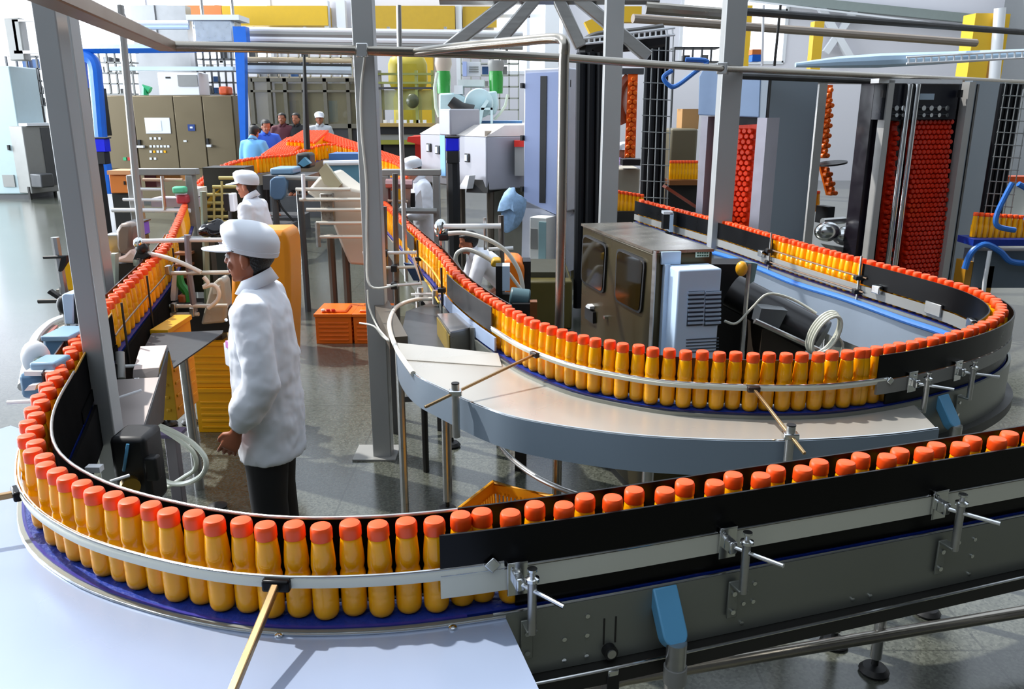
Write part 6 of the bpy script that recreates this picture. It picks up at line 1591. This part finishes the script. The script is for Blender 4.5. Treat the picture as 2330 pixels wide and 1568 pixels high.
    for j in range(n+1):
        a = math.radians(14+332*j/n); ca, sa = math.cos(a), math.sin(a)
        ra.append(Vector((.004+.064*ca, .066*sa, 1.485-.02*ca))); rb_.append(Vector((.004+.062*ca, .064*sa, 1.53-.028*ca))); 
        k_ = 1.0+.06*max(0, ca)
        rc_.append(Vector((.002+(.09*k_)*ca, .094*sa, 1.478-.03*ca)))
    k = n+1; v = ra+rb_+rc_; f2 = []
    for j in range(n): f2 += [(j, j+1, k+j+1, k+j), (k+j, k+j+1, 2*k+j+1, 2*k+j)]
    cl.add(v, f2); up(cl); co = cl.build('collar', shirt, so_)
    sd = co.modifiers.new('thick', 'SOLIDIFY'); sd.thickness = .006
    if badge:
        q = MB().cbox((.125, .075, 1.24), (.012, .035, .03), .75); up(q); bo = q.build('pocket_badge', mat('pink_embroidery', '#e58ad8', .7, 0, .3, 90), so_)
        q = MB().cbox((.128, .07, 1.19), (.012, .085, .1), .62); up(q); q.build('chest_pocket', shirt, so_, bevel=.004)
        for zz in (1.33, 1.2, 1.07, .94): q = MB().sphere((.147, .0, zz), .007, 10, 6); up(q); q.build('button', WHITE, so_)
    if glove is not None:
        for arm, sg in ((armL, 1), (armR, -1)):
            S_, E_, W_ = (Vector(p) for p in arm); d = (W_-E_).normalized(); q = MB()
            n = Vector((0, -sg, 0)); n = (n-d*n.dot(d)).normalized(); t_ = d.cross(n)
            if t_.z < 0: t_ = -t_
            hand(q, W_+d*.01, d, n, t_, .8); q.tube([W_-d*.04, W_+d*.03], [.034, .03], 12); up(q); go = q.build('glove', glove, root)
            rm = go.modifiers.new('remesh', 'REMESH'); rm.mode = 'VOXEL'; rm.voxel_size = .005; rm.use_smooth_shade = True
    # trousers
    tr = MB()
    tr.loft([el(HZ-.09, .118, .165), el(HZ+.03, .115, .165), el(HZ+.12, .105, .15)])
    for sg in (1, -1):
        kx = (.92-HZ)*.7
        tr.tube([Vector((0, sg*.085, HZ-.02)), Vector((.005, sg*.092, HZ-.18)), Vector((kx+.01, sg*.095, .5*HZ/.92+.02)), Vector((-.005, sg*.095, .25)), Vector((-.012, sg*.095, .06))], [.1, .098, .082, .074, .072], 18)
    tr.v = [tuple(Vector(p)*s) for p in tr.v]
    to = tr.build('trousers', trous, root)
    rm = to.modifiers.new('remesh', 'REMESH'); rm.mode = 'VOXEL'; rm.voxel_size = .014 if detail else .02; rm.use_smooth_shade = True
    if detail:
        sm = to.modifiers.new('smooth', 'SMOOTH'); sm.iterations = 3
        for sg in (1, -1):
            q = MB().loft([[Vector((x, sg*.095+y*w, z)) for y, z in ((-1, 0), (1, 0), (.95, hh*.6), (.5, hh), (-.5, hh), (-.95, hh*.6))] for x, w, hh in ((-.085, .034, .07), (-.02, .042, .085), (.08, .048, .065), (.17, .042, .045), (.2, .022, .03))])
            q.v = [tuple(Vector(p)*s) for p in q.v]; q.build('shoe', BLACK, root, bevel=.005)
    return root
DEG = math.radians
p = aty(600, 800, 3.45)
person('person', 'man in a white shirt and white cap standing with lowered arm inside the left loop', (p.x, 3.45, 0), DEG(184), 1.74, turn=DEG(-9), nod=DEG(3), vox=.0042, badge=True,
       armL=[(0, .185, 1.405), (-.035, .235, 1.12), (.075, .235, .92)], armR=[(.0, -.185, 1.41), (-.03, -.235, 1.12), (.04, -.24, .9)], skin=mat('skin_tan', '#9c5c40', .5, 0, .08, 12))
p = aty(588, 480, 7.7)
person('person', 'woman in white with a brimmed white cap and pale gloves working at the left run', (p.x, 7.7, 0), DEG(180-5), 1.66, turn=DEG(0), nod=DEG(6), vox=.007, glove=mat('pale_lilac_glove', '#d3d6f2', .6),
       armL=[(0, .18, 1.40), (.02, .22, 1.13), (.24, .17, 1.12)], lean=DEG(6), skin=mat('skin_light', '#b9765a', .5, 0, .06, 12), hairm=mat('brown_black_hair', '#23130f', .5))
p = aty(968, 430, 9.6)
person('person', 'worker in white with lowered face behind the grey frame right of the column', (p.x, 9.6, 0), DEG(180+25), 1.70, turn=DEG(10), nod=DEG(22), vox=.008, lean=DEG(8),
       armL=[(0, .18, 1.40), (.05, .22, 1.13), (.26, .17, 1.1)], skin=mat('skin_light', '#b9765a'))
p = aty(577, 330, 14.8)
person('person', 'person in a light blue shirt with back turned by the blue post', (p.x, 14.8, .25), DEG(75), 1.70, cap=False, shirt=mat('light_blue_shirt', '#6fb3ea', .75), vox=.01, detail=False, nod=DEG(20), armL=[(0, .19, 1.41), (.03, .25, 1.15), (.22, .2, 1.05)])
p = aty(606, 320, 15.5)
person('person', 'person in a royal blue shirt standing behind the one in light blue', (p.x, 15.5, .3), DEG(-60), 1.74, cap=False, shirt=mat('royal_blue_shirt', '#2f62d8', .75), vox=.01, detail=False, nod=DEG(15), armL=[(0, .19, 1.41), (.03, .25, 1.15), (.22, .2, 1.05)])
f = F0(14.3)
single('work_platform', MB().box(-5.3, -3.9, 14.3, 15.1, 0, .25), GREYD, 'low dark platform under the person in light blue', 'platform')
single('work_platform', MB().box(-5.3, -3.9, 15.12, 16.0, 0, .3), GREYD, 'low dark platform under the person in royal blue', 'platform')
single('work_platform', MB().box(-7.2, -3.2, 17.7, 18.4, 0, .42), GREYD, 'long dark platform in front of the glass enclosure', 'platform')
for px_, lab, sm_, cp, rz_ in ((642, 'dark haired worker in maroon far back, left of three before the glass enclosure', mat('maroon_shirt', '#5e2a34', .75), False, -90), (674, 'worker in black far back, middle of three before the glass enclosure', mat('black_shirt', '#141416', .75), False, -100), (727, 'worker in white cap far back, right of three before the glass enclosure', mat('grey_white_shirt', '#b9bdc2', .75), True, -80)):
    p = aty(px_, 270, 18.05); person('person', lab, (p.x, 18.05, .42), DEG(rz_), 1.72, cap=cp, shirt=sm_, vox=.012, detail=False)
p = aty(1413, 330, 13.2)
person('person', 'worker in lilac with a white cap behind the steel column, left of the caged tower', (p.x, 13.2, 0), DEG(-40), 1.70, shirt=mat('lilac_shirt', '#c9b4e4', .75), vox=.012, detail=False)
p = aty(1088, 600, 8.5)
person('person', 'crouching dark haired worker in white among the hoses, right of the middle run', (p.x+.35, 8.5, 0), DEG(180+10), 1.66, cap=False, vox=.008, lean=DEG(48), nod=DEG(-10), hips=.45, armL=[(0, .19, 1.41), (.25, .22, 1.3), (.42, .15, 1.2)], detail=False)
# ---------------------------------------------------------------- put every thing's origin at its base
bpy.context.view_layer.update()
def _desc(o):
    out = [o]
    for c in o.children: out += _desc(c)
    return out
for r in ROOTS:
    pts = []
    for d in _desc(r):
        if d.type == 'MESH' and len(d.data.vertices):
            vs = d.data.vertices; st = max(1, len(vs)//200)
            pts += [d.matrix_world @ vs[k].co for k in range(0, len(vs), st)]
    if not pts: continue
    mn = Vector([min(p[k] for p in pts) for k in range(3)]); mx = Vector([max(p[k] for p in pts) for k in range(3)])
    base = Vector(((mn.x+mx.x)/2, (mn.y+mx.y)/2, mn.z))
    if r.type == 'EMPTY':
        for c in r.children: c.location = Vector(c.location)-base
        r.location = base
    elif r.rotation_euler.to_quaternion().angle < 1e-6 and r.location.length < 1e-6 and r.data.users == 1:
        r.data.transform(Matrix.Translation(-base)); r.location = base
        for c in r.children: c.location = Vector(c.location)-base
